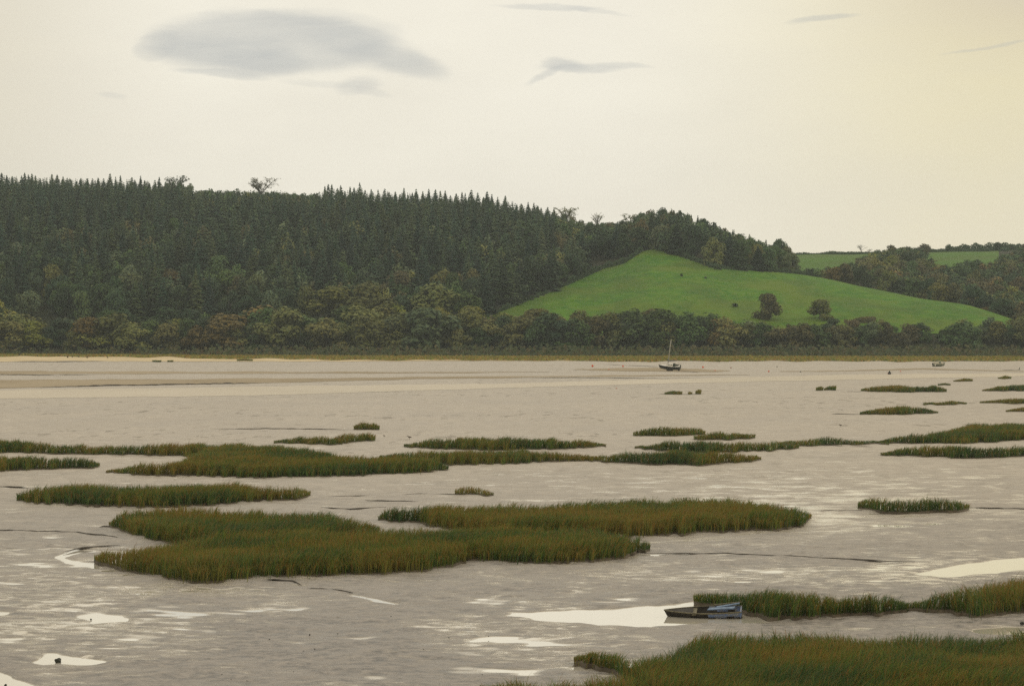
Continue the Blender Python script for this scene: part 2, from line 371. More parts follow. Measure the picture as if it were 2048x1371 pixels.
sheet('channel', [(-1500, 790), (0, 780), (500, 773), (1000, 767), (1300, 758), (1700, 749), (2048, 746), (3400, 740)],
      [(-1500, 806), (0, 797), (500, 791), (1000, 776), (1400, 765), (2048, 752), (3400, 745)], 0.02, M_CHAN, 260, 0.5, 5, label='pale shallow channel across the far mud')
sheet('sandbar', [(-1500, 762), (0, 760), (500, 757), (900, 753), (1300, 750), (1500, 749)], [(-1500, 780), (0, 776), (250, 770), (500, 766), (900, 757), (1300, 752), (1500, 749.3)], 0.03, M_BAR, 200, 0.6, 8, label='brown silt bar across the far mud')
sheet('sandbar', [(-1500, 741), (0, 742), (400, 743), (900, 744), (1100, 743)], [(-1500, 749), (0, 748), (400, 747), (900, 746), (1100, 743.4)], 0.03, M_BAR, 160, 0.5, 9, label='thin brown silt bar nearer the far shore')
sheet('sandbar', [(1150, 738), (1250, 735), (1340, 736), (1420, 739), (1460, 741)], [(1150, 739), (1250, 742), (1340, 743), (1420, 744), (1460, 742)], 0.03, M_BAR, 90, 0.4, 12, label='brown silt patch around the stranded yacht')
sheet('sandbar', [(1560, 742), (1700, 740), (1850, 736), (2048, 742)], [(1560, 743), (1700, 742.5), (1850, 739), (2048, 743)], 0.03, M_BAR, 90, 0.4, 13, label='brown silt patch below the small motorboat')
sheet('beach', [(-1500, 709), (0, 710), (300, 711), (500, 714), (700, 717), (1300, 719), (2600, 720)], [(-1500, 723), (0, 723), (150, 722), (400, 723), (600, 723), (900, 722), (1300, 721.5), (2600, 722)], 0.06, M_SAND, 200, 0.5, 15, label='pale dry sand beach along the far shore')

# dark mud edges (low steps in the flat)
def mud_bank(pts, hpx, label, seed):
    n = 60
    xs = np.linspace(pts[0][0], pts[-1][0], n); ys = lerp_tab(pts, xs)
    wv = waves(8, 0.02, 0.3, seed); ys = ys + wv(xs, 0 * xs) * 0.35
    taper = np.clip(np.minimum(np.arange(n), np.arange(n)[::-1]) / 12.0, 0.05, 1) * (0.75 + 0.25 * wv(xs, 0 * xs + 90))
    d = gdist(ys); px_m = F / d
    h = hpx / px_m * np.clip(taper, 0.05, 1.3)
    rows = []
    for off, zz in ((0, -0.01), (0.15, 0.8), (0.45, 1.0), (1.5, 0.25), (3.5, -0.01)):
        dd = d + off * np.maximum(h, 0.01) * 3; rows.append(np.stack([U(xs) * dd, dd, np.where(zz < 0, -0.01, zz * h)], -1))
    v = np.concatenate(rows); i = np.arange(n - 1); fs = []
    for r in range(4): fs.append(np.stack([r * n + i, r * n + i + 1, (r + 1) * n + i + 1, (r + 1) * n + i], -1))
    o = mobj('mud_bank', np_mesh('mud_bank', v, np.concatenate(fs), 4, M_BANK, smooth=True)); tag(o, label, kind='structure')
for i, (pts, hp, lb) in enumerate([
    ([(420, 857.5), (560, 857.5), (709, 859)], 1.9, 'dark mud edge beside a small square grass tuft'),
    ([(68, 776), (130, 773.5), (270, 771), (480, 767), (560, 765)], 3.2, 'long dark water edge on the far flats'),
    ([(-60, 749), (100, 750), (212, 749)], 1.6, 'thin dark edge near the far beach'),
    ([(0, 723.5), (120, 723.5), (215, 722.5)], 1.2, 'dark tide line at the foot of the beach'),
    ([(804, 988.5), (860, 988), (920, 990), (990, 990.5)], 3.0, 'low dark mud hump under a small grass tuft'),
    ([(635, 1014), (700, 1017.5), (772, 1013.5)], 2.2, 'short dark mud edge between grass islands'),
    ([(-40, 1060), (60, 1061), (150, 1064), (290, 1082)], 2.6, 'dark creek edge running into the big island'),
    ([(195, 1054), (240, 1052)], 3.5, 'dark mud lip at the island corner'),
    ([(125, 1104), (160, 1096), (240, 1090)], 2.6, 'dark creek edge by the sliver of water'),
    ([(1290, 1106), (1450, 1107), (1600, 1113), (1750, 1121), (1830, 1123)], 3.0, 'long dark creek edge on the near mud'),
    ([(535, 1158), (585, 1162), (604, 1170)], 2.4, 'dark notch of the winding rivulet'),
    ([(604, 1176), (660, 1179), (705, 1184)], 2.6, 'dark bank above the winding rivulet'),
    ([(1622, 1021), (1680, 1020.5), (1725, 1019)], 1.6, 'dark thread of creek left of the lone tuft'),
    ([(1935, 1014), (1990, 1015.5), (2120, 1018)], 1.8, 'dark thread of creek right of the lone tuft'),
    ([(1600, 889.5), (1680, 892), (1762, 894)], 1.5, 'dark thread between far grass beds'),
    ([(1690, 783), (1725, 783.5)], 1.2, 'short dark edge by a far tussock'),
    ([(1660, 828), (1725, 828.5)], 1.4, 'short dark edge by the pointed tussock'),
    ([(1310, 788), (1405, 788.5)], 1.0, 'dark line under three far tussocks'),
    ([(-60, 974), (30, 974), (60, 976)], 2.4, 'dark edge at the left of the long island'),
    ([(2000, 739.5), (2045, 740.5)], 1.2, 'dark ridge under the standing bird'),
    ([(1350, 740), (1380, 743.5), (1400, 745)], 1.2, 'dark furrow behind the yacht'),
    ([(1200, 728), (1290, 732.5), (1325, 734)], 1.0, 'faint furrow leading to the yacht'),
    ([(1010, 756), (1180, 755.5), (1330, 757), (1400, 756)], 1.3, 'dark wet line in front of the yacht'),
    ([(1060, 891), (1150, 892.5)], 1.0, 'faint dark creek between middle grass beds'),
    ([(730, 1000), (850, 1003)], 1.2, 'faint dark creek behind the right hand island'),
    ([(620, 994), (720, 991), (800, 993)], 1.1, 'faint creek from the long island'),
    ]): mud_bank(pts, hp, lb, 100 + i)

# ------------------------------------------------------------------ cord grass beds
clump = waves(14, 0.5, 4.0, 21); clump_c = waves(12, 0.25, 1.6, 22)
GRASS_N = [0]
def lobe_cols(top, bot, Hh):
    x0, x1 = top[0][0], top[-1][0]
    n = max(24, int((x1 - x0) / 4)); xs = np.linspace(x0, x1, n)
    yt = lerp_tab(top, xs); yb = lerp_tab(bot, xs)
    wv = waves(9, 0.03, 0.4, int(abs(x0)) + 7)
    sc = (np.clip((yb - HZ) / 300, 0.15, 1.4))
    yb = yb + wv(xs, 0 * xs) * 1.3 * sc; yt = yt + wv(xs, 0 * xs + 50) * 1.2 * sc
    yt = np.minimum(yt, yb - 2.5 * sc)
    yg = HZ + (yt - HZ) / (1 - Hh / H)
    yback = np.minimum(yg, yb - 3.0 * sc)
    yback = HZ + F * H / np.maximum(gdist(yback), gdist(yb) + 0.9)
    hloc = np.minimum(Hh, np.maximum(0.12, (yb - yt) / (yb - HZ) * H * 1.02))
    return xs, gdist(yb), gdist(yback), hloc
def grass_bed(lobes, label, Hh=0.86, dens=1.0, warm=0.0):
    root = None; V = []; Q = []; T = []; C = []; base_v = []; base_f = []; nb = 0; nv = 0
    cx = np.mean([p[0] for l in lobes for p in l[1]]); cy = max(p[1] for l in lobes for p in l[1])
    o0 = gp(cx, min(cy, 1400), 0)
    for top, bot in lobes:
        xs, d0, d1, hl = lobe_cols(top, bot, Hh)
        n = len(xs)
        area = np.maximum(d1 ** 2 - d0 ** 2, 0) / (2 * F) * (xs[1] - xs[0]) + 1.3 * d0 / F * (xs[1] - xs[0])
        dm = float(np.mean(d0))
        den = dens * 280.0 * (66.0 / dm) ** 1.2
        N = int(area.sum() * den) + 40
        ci = rng.choice(n, N, p=area / area.sum()); fx = xs[ci] + rng.uniform(-0.5, 0.5, N) * (xs[1] - xs[0])
        fx = np.clip(fx, xs[0], xs[-1])
        a = np.interp(fx, xs, d0); b = np.interp(fx, xs, d1); hh = np.interp(fx, xs, hl)
        tt = rng.uniform(0, 1, N); tt = np.where(rng.random(N) < 0.2, tt * tt * 0.5, tt)
        dd = np.sqrt(a * a + tt * (b * b - a * a)); X_ = U(fx) * dd
        stray = rng.random(N) < 0.02; dd = np.where(stray, np.where(rng.random(N) < 0.6, a - rng.exponential(0.28, N), b + rng.exponential(0.3, N)), dd); X_ = U(fx) * dd
        edge = np.minimum(dd - a, b - dd)
        h = hh * (1.0 + 0.11 * clump(X_, dd)) * rng.uniform(0.78, 1.05, N) * (0.62 + 0.38 * np.clip(edge / 0.75, 0, 1))
        tall = rng.random(N) < 0.03 * min(1, 110 / dm); h = np.where(tall, h * rng.uniform(1.05, 1.3, N), h)
        wd = rng.uniform(0.7, 1.4, N) * np.clip(0.006 + 0.00016 * dd, 0.014, 0.12) * np.where(tall, 0.7, 1.0)
        ang = rng.uniform(0, 2 * np.pi, N); la = clump_c(X_ * 0.7 + 90, dd * 0.7) * 1.6 + rng.normal(0, 0.9, N); lean = np.where(rng.random(N) < 0.18, rng.uniform(0.5, 0.95, N), rng.uniform(0.05, 0.45, N)) * h * (0.7 + 0.3 * clump_c(X_ + 40, dd))
        bx, by = np.cos(ang) * wd * 0.5, np.sin(ang) * wd * 0.5
        z0 = np.where(rng.random(N) < 0.30 + 0.42 * np.clip((np.minimum(dd - a, b - dd) - 0.1) / 0.7, 0, 1), rng.uniform(0.12, 0.66, N), 0.0) * h      # leaves spring from the stems at any height
        lean = np.where(z0 > 0, lean * 0.8 + rng.uniform(0.04, 0.16, N), lean)
        p0 = np.stack([X_ - bx, dd - by, z0], -1); p1 = np.stack([X_ + bx, dd + by, z0], -1)
        mx_, my_ = X_ + np.cos(la) * lean * 0.3, dd + np.sin(la) * lean * 0.3; zm = z0 + (h - z0) * 0.58
        p2 = np.stack([mx_ + bx * 0.85, my_ + by * 0.85, zm], -1); p3 = np.stack([mx_ - bx * 0.85, my_ - by * 0.85, zm], -1)
        p4 = np.stack([X_ + np.cos(la) * lean, dd + np.sin(la) * lean, h], -1)
        vv = np.stack([p0, p1, p2, p3, p4], 1).reshape(-1, 3) - np.array(o0)
        i = np.arange(N) * 5 + nv; nv += N * 5
        V.append(vv); Q.append(np.stack([i, i + 1, i + 2, i + 3], -1)); T.append(np.stack([i + 3, i + 2, i + 4], -1))
        green = np.array([0.098, 0.165, 0.031]); olive = np.array([0.178, 0.178, 0.040]); deep = np.array([0.064, 0.112, 0.038]); rust = np.array([0.34, 0.165, 0.044]); straw = np.array([0.30, 0.23, 0.09])
        cc = clump_c(X_, dd) * 0.8 + rng.normal(0, 0.5, N) + warm - 0.1
        r = rng.random(N)
        bl = np.where((cc > 0.15)[:, None], olive, green); bl = np.where((cc < -0.45)[:, None], deep, bl)
        bl = bl * rng.uniform(0.75, 1.25, N)[:, None]
        tipc = np.where((r < 0.22 + 0.12 * np.clip(cc, -1, 1))[:, None], rust, bl * 1.15); tipc = np.where((r > 0.95)[:, None], straw, tipc)
        C.append(np.stack([bl, bl, 0.35 * bl + 0.65 * tipc, 0.35 * bl + 0.65 * tipc, tipc], 1).reshape(-1, 3))
        # muddy root mat
        rows = []
        wv = waves(8, 0.05, 0.6, int(abs(xs[0])) + 31)
        for q, z in ((-0.03, -0.16), (0.0, 0.04), (0.06, 0.075), (0.5, 0.08), (0.94, 0.07), (1.0, -0.1)):
            d_ = d0 + (d1 - d0) * q - (0.25 if q < 0 else 0.1 if q == 0 else 0) * (0.8 + 0.6 * wv(xs, 0 * xs)); rows.append(np.stack([U(xs) * d_, d_, np.full(n, z)], -1))
        bv = np.concatenate(rows) - np.array(o0); ii = np.arange(n - 1)
        for r_ in range(5): base_f.append(np.stack([r_ * n + ii, r_ * n + ii + 1, (r_ + 1) * n + ii + 1, (r_ + 1) * n + ii], -1) + nb)
        base_v.append(bv); nb += len(bv); GRASS_N[0] += N
    root = empty('grass_bed', o0)
    tag(root, label, 'marsh grass', 'cord grass beds on the mud')
    mobj('foliage', np_mesh('foliage', np.concatenate(V), [np.concatenate(Q), np.concatenate(T)], 4, M_GRASS, np.concatenate(C)), root)
    mobj('root_mat', np_mesh('root_mat', np.concatenate(base_v), np.concatenate(base_f), 4, M_SOIL, smooth=True), root)
    return root
B = grass_bed
B([([(1148, 1314), (1200, 1296), (1260, 1301), (1330, 1290), (1380, 1266), (1450, 1257), (1600, 1252), (1750, 1256), (1900, 1259), (2048, 1253), (2250, 1250)],
    [(1148, 1324), (1230, 1345), (1300, 1420), (1500, 1440), (2250, 1440)]),
   ([(960, 1372), (1020, 1356), (1100, 1349), (1200, 1345), (1262, 1338)], [(960, 1395), (1100, 1430), (1262, 1440)])],
  'largest and nearest cord grass bed, filling the lower right corner', dens=1.0, warm=0.1)
B([([(1388, 1190), (1402, 1181), (1450, 1169), (1520, 1166), (1600, 1171), (1700, 1175), (1770, 1180), (1815, 1196)],
    [(1388, 1206), (1440, 1213), (1490, 1224), (1540, 1236), (1600, 1237), (1680, 1231), (1760, 1228), (1815, 1222)])], 'dark grass bed directly behind the derelict blue dinghy', warm=-0.1)
B([([(1805, 1206), (1850, 1192), (1880, 1172), (1930, 1166), (2000, 1151), (2048, 1143), (2250, 1130)],
    [(1805, 1220), (1900, 1223), (1960, 1236), (2000, 1227), (2048, 1226), (2250, 1226)])], 'ragged grass bed at the right edge, beside the dinghy bed', warm=-0.1, dens=0.8)
B([([(218, 1042), (240, 1016), (330, 1008), (400, 1010), (520, 1016), (640, 1019), (720, 1032), (757, 1050)],
    [(218, 1052), (245, 1063), (300, 1080), (400, 1092), (600, 1095), (757, 1066)]),
   ([(188, 1106), (212, 1093), (290, 1086), (400, 1062), (700, 1052), (850, 1047), (932, 1075)],
    [(188, 1124), (240, 1139), (330, 1157), (400, 1165), (460, 1160), (540, 1150), (640, 1150), (760, 1146), (850, 1140), (932, 1127)])],
  'big grass island on the left with a notch cut into its left side', warm=0.2)
B([([(757, 1032), (775, 1013), (850, 1004), (950, 1006), (1050, 1003), (1150, 999), (1280, 991), (1380, 988), (1450, 991), (1530, 999), (1600, 1009), (1622, 1027)],
    [(757, 1041), (830, 1046), (900, 1060), (1000, 1072), (1280, 1071), (1330, 1068), (1450, 1061), (1560, 1058), (1605, 1053), (1622, 1036)]),
   ([(830, 1052), (1000, 1042), (1200, 1052), (1278, 1068)], [(830, 1095), (930, 1117), (1000, 1121), (1080, 1125), (1200, 1120), (1250, 1113), (1278, 1100)])],
  'big grass island in the middle with a long tapering right end', warm=0.2)
B([([(1276, 1078), (1290, 1072), (1300, 1084)], [(1276, 1102), (1290, 1103), (1300, 1100)])], 'tiny upright tuft at the right front corner of the big middle island', Hh=0.6, dens=0.6)
B([([(33, 987), (60, 971), (150, 964), (250, 966), (350, 963), (470, 959), (540, 966), (600, 971), (620, 984)],
    [(33, 1001), (70, 1008), (180, 1010), (300, 1013), (420, 1010), (500, 1003), (590, 999), (620, 991)])], 'long flat grass island on the left, just behind the notched island', warm=0.25)
B([([(1716, 1006), (1727, 997), (1760, 993), (1800, 990), (1850, 992), (1920, 996), (1938, 1008)], [(1716, 1017), (1735, 1019), (1760, 1024), (1800, 1027), (1880, 1025), (1925, 1021), (1938, 1018)])], 'lone spiky grass tuft standing by itself on the right mud', Hh=0.85, dens=0.8, warm=-0.2)
B([([(910, 976), (930, 969), (970, 973), (987, 986)], [(910, 989), (945, 991), (987, 990)])], 'small spiky tuft on a low dark mud hump', dens=0.55)
B([([(-200, 868), (0, 875), (50, 877), (100, 886), (180, 891), (250, 891), (300, 886), (370, 882), (420, 884)],
    [(-200, 900), (0, 905), (100, 907), (250, 909), (380, 912), (420, 912)]),
   ([(212, 941), (260, 931), (330, 921), (375, 908), (420, 886), (450, 884), (560, 886), (640, 896), (690, 908), (760, 908), (800, 904), (860, 911), (896, 931)],
    [(212, 944), (270, 950), (400, 951), (540, 954), (680, 950), (780, 947), (850, 945), (896, 938)])],
  'widest far grass island on the left, curling round an inlet of mud', warm=0.05)
B([([(-200, 900), (0, 906), (80, 909), (150, 911), (185, 918), (198, 926)], [(-200, 945), (0, 942), (100, 938), (185, 935), (198, 932)])], 'grass bed cut by the left edge, with a blunt right end', warm=0.05)
B([([(548, 882), (600, 873), (650, 873), (684, 880)], [(548, 886), (600, 889), (650, 889), (684, 888)]), ([(668, 874), (690, 867), (735, 863), (750, 869)], [(668, 884), (700, 885), (750, 881)])], 'low double humped tuft behind the widest left island')
B([([(708, 851), (720, 845), (748, 845), (758, 851)], [(708, 859), (758, 859)])], 'small square tuft at the end of a dark mud line')
B([([(808, 889), (850, 879), (920, 871), (1000, 873), (1100, 873), (1170, 879), (1211, 889)], [(808, 894), (900, 898), (1000, 900), (1150, 897), (1211, 893)])], 'long lens shaped grass bed in the centre, the farther of two')
B([([(760, 911), (830, 898), (950, 896), (1050, 894), (1100, 901), (1185, 910)], [(760, 916), (830, 925), (900, 931), (1000, 928), (1100, 922), (1185, 922)])], 'long grass bed in the centre joined to the widest left island')
B([([(1175, 912), (1250, 904), (1350, 894), (1450, 901), (1512, 908), (1522, 914)], [(1175, 921), (1210, 924), (1300, 928), (1400, 930), (1480, 925), (1522, 920)])], 'wedge shaped grass bed right of centre with a square right end')
B([([(1270, 894), (1330, 881), (1400, 879), (1480, 881), (1560, 883), (1598, 889)], [(1270, 897), (1400, 906), (1540, 902), (1598, 896)])], 'pointed grass bed just behind the square ended wedge')
B([([(1267, 863), (1300, 854), (1370, 851), (1400, 856), (1410, 862)], [(1267, 870), (1350, 873), (1410, 868)])], 'short flat topped tuft, left one of a pair right of centre')
B([([(1388, 872), (1420, 864), (1470, 863), (1510, 868)], [(1388, 879), (1450, 880), (1510, 876)])], 'short low tuft, right one of a pair right of centre')
B([([(1560, 885), (1600, 879), (1660, 873), (1700, 879), (1740, 881), (1778, 884)], [(1560, 888), (1620, 892), (1690, 890), (1778, 888)])], 'thin humped strip of grass linking two beds on the right', dens=0.8)
B([([(1755, 881), (1800, 869), (1880, 861), (1930, 847), (2000, 841), (2048, 843), (2280, 840)], [(1755, 886), (1850, 888), (1950, 885), (2048, 880), (2280, 878)])], 'broad rising grass bed at the right edge, the farther of two')
B([([(1762, 906), (1800, 894), (1900, 887), (2048, 893), (2280, 892)], [(1762, 910), (1850, 914), (1950, 916), (2048, 913), (2280, 912)])], 'broad flat grass bed at the right edge, the nearer of two')
B([([(1720, 824), (1760, 813), (1800, 809), (1850, 815), (1876, 823)], [(1720, 829), (1780, 829), (1850, 827), (1876, 826)])], 'far mound of grass shaped like a flat cone')
B([([(1847, 805), (1880, 804), (1902, 800), (1933, 806)], [(1847, 809), (1890, 810), (1933, 808)])], 'low dark far tussock with a white bird at its left end')
B([([(1960, 803), (2000, 798), (2048, 796), (2280, 793)], [(1960, 806), (2048, 807), (2280, 806)])], 'far grass strip at the right edge, middle of three')
B([([(2012, 820), (2048, 813), (2280, 812)], [(2012, 823), (2048, 823), (2280, 822)])], 'far grass tuft at the right edge, lowest of three')
B([([(1965, 779), (2000, 771), (2048, 767), (2280, 765)], [(1965, 782), (2048, 782), (2280, 782)])], 'far grass bed at the right edge, topmost of three')
B([([(1722, 778), (1760, 770), (1800, 769), (1840, 772), (1870, 769), (1893, 777)], [(1722, 782), (1800, 784), (1893, 783)])], 'long far tussock with a small hump behind its right end')
B([([(1876, 768), (1890, 765), (1901, 767)], [(1876, 771), (1901, 770)])], 'small grass hump just behind the right end of the long far tussock')
B([([(1907, 761), (1930, 755.5), (1945, 758)], [(1907, 763), (1945, 763)])], 'small far tussock with a sloping left side below the motorboat')
B([([(1996, 755.5), (2010, 751.5), (2022, 753)], [(1996, 757.5), (2022, 757.5)])], 'smallest far tussock near the standing dark bird')
B([([(1330, 784.5), (1342, 781), (1364, 783)], [(1330, 788.5), (1364, 788.5)])], 'longest of three far tussocks in a row below the yacht', Hh=0.6)
B([([(1376, 784), (1380, 782.5), (1384, 784)], [(1376, 788.5), (1384, 788.5)])], 'tiny middle one of three far tussocks below the yacht', Hh=0.6)
B([([(1391, 781), (1397, 778.5), (1402, 780)], [(1391, 788.5), (1402, 788.5)])], 'tall round one of three far tussocks below the yacht', Hh=0.7)
B([([(1632, 774), (1639, 771.5), (1646, 773.5)], [(1632, 780), (1646, 780)])], 'smaller round one of two far tussocks side by side', Hh=0.7)
B([([(1648, 776), (1660, 770.5), (1672, 770.5)], [(1648, 780), (1672, 780)])], 'larger sloping one of two far tussocks side by side', Hh=0.7)
B([([(305, 720), (322, 720)], [(305, 724), (322, 724)])], 'wider of two dark tussocks at the foot of the beach', Hh=0.6)
B([([(335, 720.5), (346, 720.5)], [(335, 724), (346, 724)])], 'narrower of two dark tussocks at the foot of the beach', Hh=0.6)
B([([(474, 718), (505, 718)], [(474, 722), (505, 722)])], 'low green tussock where the beach narrows', Hh=0.6)

# ------------------------------------------------------------------ hills
YS = 800.0
T_G = [(-900, 428), (0, 424), (200, 428), (330, 432), (480, 438), (600, 448), (800, 452), (1000, 468), (1100, 484), (1200, 496), (1300, 474), (1400, 492), (1500, 522), (1560, 541), (1650, 558), (1750, 579), (1850, 598), (1940, 613), (2010, 636), (2070, 650), (2300, 668), (3200, 690)]
T_DC = [(-900, 1320), (600, 1300), (1000, 1220), (1300, 1130), (1430, 1090), (1560, 1030), (1750, 960), (2010, 880), (2300, 850), (3200, 845)]
T_GF = [(-900, 560), (1300, 516), (1580, 514), (1750, 511), (1850, 508), (2048, 504), (2400, 496), (3200, 490)]
DF = 1340.0
def crest(px):
    dc = lerp_tab(T_DC, px); g = lerp_tab(T_G, px)
    return dc, H + (HZ - g) * dc / F
def terrain(u, Y):
    px = 1024 + F * u
    # smooth the tables a little by averaging
    dc = zc = gf = 0
    for o_, w_ in ((-40, .25), (0, .5), (40, .25)):
        a, b = crest(px + o_); dc = dc + a * w_; zc = zc + b * w_; gf = gf + lerp_tab(T_GF, px + o_) * w_
    s = np.clip((Y - YS) / (dc - YS), 0, None)
    near = np.where(s <= 1, 0.3 + (zc - 0.3) * np.sin(np.clip(s, 0, 1) * np.pi / 2), 2 + (zc - 2) * np.exp(-(np.clip(Y - dc, 0, None) / 170.0) ** 2))
    zf = H + (HZ - gf) * DF / F
    sf = np.clip((Y - (DF - 430)) / 430.0, 0, 1)
    far = 1.0 + (zf - 1.0) * np.sin(sf * np.pi / 2) ** 1.15
    far = np.where(Y > DF, zf - (Y - DF) * 0.03, far)
    far = far * np.clip((Y - 800) / 60, 0, 1)
    d_ = np.maximum(near, far) + 3.0 * np.exp(-np.abs(near - far) / 4.0) * np.clip((Y - 900) / 100, 0, 1) * np.where(s > 1, 1, 0)
    return np.where(Y < YS, 0.3 * np.clip((Y - 770) / 30, 0, 1), d_)
def tz(x, y): return float(terrain(np.array([x / y]), np.array([y]))[0])

FIELD = [(958, 648), (965, 637), (1030, 612), (1100, 586), (1160, 556), (1205, 536), (1250, 524), (1285, 503), (1312, 498), (1345, 508), (1400, 528), (1430, 539), (1500, 543), (1560, 546), (1600, 549), (1640, 553), (1700, 562), (1760, 575), (1850, 592), (1940, 606), (2010, 628), (2075, 645), (2075, 668), (1500, 672), (930, 672)]
def build_hills():
    ys = np.concatenate([np.arange(768, 800, 8), np.arange(800, 1420, 4.0), [1460, 1540, 1640, 1780]])
    us = np.concatenate([np.linspace(-0.62, -0.29, 24)[:-1], np.arange(-0.29, 0.29, 0.0011), np.linspace(0.29, 0.62, 24)])
    Yg, Ug = np.meshgrid(ys, us, indexing='ij'); Z = terrain(Ug, Yg)
    Z = np.where(Yg < 770, -0.3, Z)
    rough = waves(12, 0.02, 0.2, 77)
    Z = Z + np.clip((Yg - 805) / 60, 0, 1) * 0.5 * rough(Ug * Yg, Yg)
    Xg = Ug * Yg; n = len(us); idx = np.arange(len(ys) * n).reshape(len(ys), n)
    v = np.stack([Xg, Yg, Z], -1).reshape(-1, 3)
    f = np.stack([idx[:-1, :-1], idx[:-1, 1:], idx[1:, 1:], idx[1:, :-1]], -1).reshape(-1, 4)
    c = v[f].mean(1); px, py = proj(c[:, 0], c[:, 1], c[:, 2])
    dc, _ = crest(px)
    fld = in_poly(px, py, FIELD) & (c[:, 1] < dc + 30) & (c[:, 1] > 815)
    ff = (c[:, 1] > DF - 230) & (c[:, 1] < DF + 300) & (((px > 1560) & (px < 1765)) | ((px > 1848) & (px < 1998)))
    me = np_mesh('hills', v, f, 4, M_FOREST, smooth=True)
    o = mobj('hills', me); tag(o, 'wooded hills rising behind the far shore', kind='structure')
    for nm, mask, mat, lb in (('field', fld, M_FIELD, 'bright green pasture sloping down between the woods'), ('field', ff, M_FARFIELD, 'pale green pastures along the far ridge')):
        q = f[mask]; used, inv = np.unique(q.ravel(), return_inverse=True)
        o = mobj(nm, np_mesh(nm, v[used] + np.array([0, 0, 0.25]), inv.reshape(-1, 4), 4, mat, smooth=True)); tag(o, lb, kind='structure')
build_hills()

# ------------------------------------------------------------------ tree shapes (shared meshes)
def quads_at(c, nrm, size, r):
    """leaf clumps: one quad per centre, facing roughly along nrm"""
    n = len(c); nrm = nrm + r.normal(0, 0.32, (n, 3)); nrm /= np.linalg.norm(nrm, axis=1)[:, None]
    a = np.cross(nrm, r.normal(0, 1, (n, 3))); a /= np.linalg.norm(a, axis=1)[:, None] + 1e-9; b = np.cross(nrm, a)
    s = (size * r.uniform(0.6, 1.25, n))[:, None]; e = s * r.uniform(0.5, 0.9, n)[:, None]
    v = np.stack([c - a * s, c - b * e, c + a * s, c + b * e], 1).reshape(-1, 3)
    return v, np.arange(n * 4).reshape(-1, 4)
def broadleaf_crown(seed, n=1500, style='round'):
    """crown of a tree 10 m tall and 10 m wide"""
    r = np.random.default_rng(seed); L = []
    nl = {'round': 15, 'tall': 15, 'dome': 13, 'bush': 11, 'wind': 12}[style]
    for i in range(nl):
        a = r.uniform(0, 6.283); q = math.sqrt(r.uniform(0, 1))
        if style in ('dome', 'bush'):
            z = r.uniform(0.06, 0.72); rad = 3.9 * math.sqrt(max(0.05, 1 - (z / 0.95) ** 2)) * q; R = r.uniform(1.5, 2.4)
        elif style == 'wind':
            z = r.uniform(0.45, 0.82); rad = 3.4 * q; R = r.uniform(1.1, 1.9)
        else:
            z = r.uniform(0.1, 0.8); rad = (3.6 if z < 0.55 else 3.6 * (1 - (z - 0.55) / 0.55)) * q; R = r.uniform(1.4, 2.4)
        x, y = rad * math.cos(a), rad * math.sin(a)
        if style == 'wind': x += (z - 0.45) * 6
        L.append((x, y, min(z * 10, 10 - R * 0.85), R))
    if style != 'wind': L.append((r.uniform(-1, 1), r.uniform(-1, 1), 7.9, 2.0))
    tot = sum(R * R for *_, R in L); vs = []; fs = []; nv = 0
    for x, y, z, R in L:
        m = int(n * R * R / tot)
        d = r.normal(0, 1, (m, 3)); d[:, 2] = d[:, 2] + 0.25; d /= np.linalg.norm(d, axis=1)[:, None]
        c = np.array([x, y, z]) + d * (R * r.uniform(0.72, 1.08, m))[:, None] * np.array([1, 1, 0.85])
        c[:, 2] = np.maximum(c[:, 2], 0.25)
        v, f = quads_at(c, d + np.array([0, 0, 0.45]), np.full(m, 0.46), r); vs.append(v); fs.append(f + nv); nv += len(v)
        # inner leaves so that no light shows straight through a lobe
        m2 = max(6, m // 7); d2 = r.normal(0, 1, (m2, 3)); d2 /= np.linalg.norm(d2, axis=1)[:, None]
        v, f = quads_at(np.array([x, y, z]) + d2 * R * 0.5, d2, np.full(m2, 0.75), r); vs.append(v); fs.append(f + nv); nv += len(v)
    return np.concatenate(vs), np.concatenate(fs)
def conifer_crown(seed, layers=30, per=13, inner=True):
    """crown of a conifer 20 m tall, 5.6 m wide at the base"""
    r = np.random.default_rng(seed); V = []; n = 0; Fc = []
    zs = np.linspace(0.1, 0.985, layers)
    for i, z in enumerate(zs):
        rad = 2.9 * (1 - z) ** 0.84 * r.uniform(0.8, 1.12) + 0.06
        m = max(4, int(per * (0.45 + 0.7 * (1 - z))))
        a0 = r.uniform(0, 6.283)
        for j in range(m):
            a = a0 + 6.283 * j / m + r.uniform(-0.25, 0.25); q = rad * r.uniform(0.7, 1.15)
            wd = (0.06 + 0.34 * q) * r.uniform(0.8, 1.3) if z > 0.7 else (0.34 + 0.42 * (1 - z)) * r.uniform(0.8, 1.3); dr = q * r.uniform(0.25, 0.7)
            ca, sa = math.cos(a), math.sin(a); zz = min(z * 20 + r.uniform(-0.45, 0.45), 19.6)
            V += [(ca * 0.1 * q, sa * 0.1 * q, zz + 0.42), (ca * 0.6 * q - sa * wd, sa * 0.6 * q + ca * wd, zz - dr * 0.45), (ca * q, sa * q, zz - dr), (ca * 0.6 * q + sa * wd, sa * 0.6 * q - ca * wd, zz - dr * 0.45)]
            Fc.append((n, n + 1, n + 2, n + 3)); n += 4
    V += [(-.05, 0, 19.0), (.05, 0, 19.0), (0, 0.0, 20.2), (0, 0, 19.0)]; Fc.append((n, n + 1, n + 2, n + 3)); n += 4
    return np.array(V), np.array(Fc)
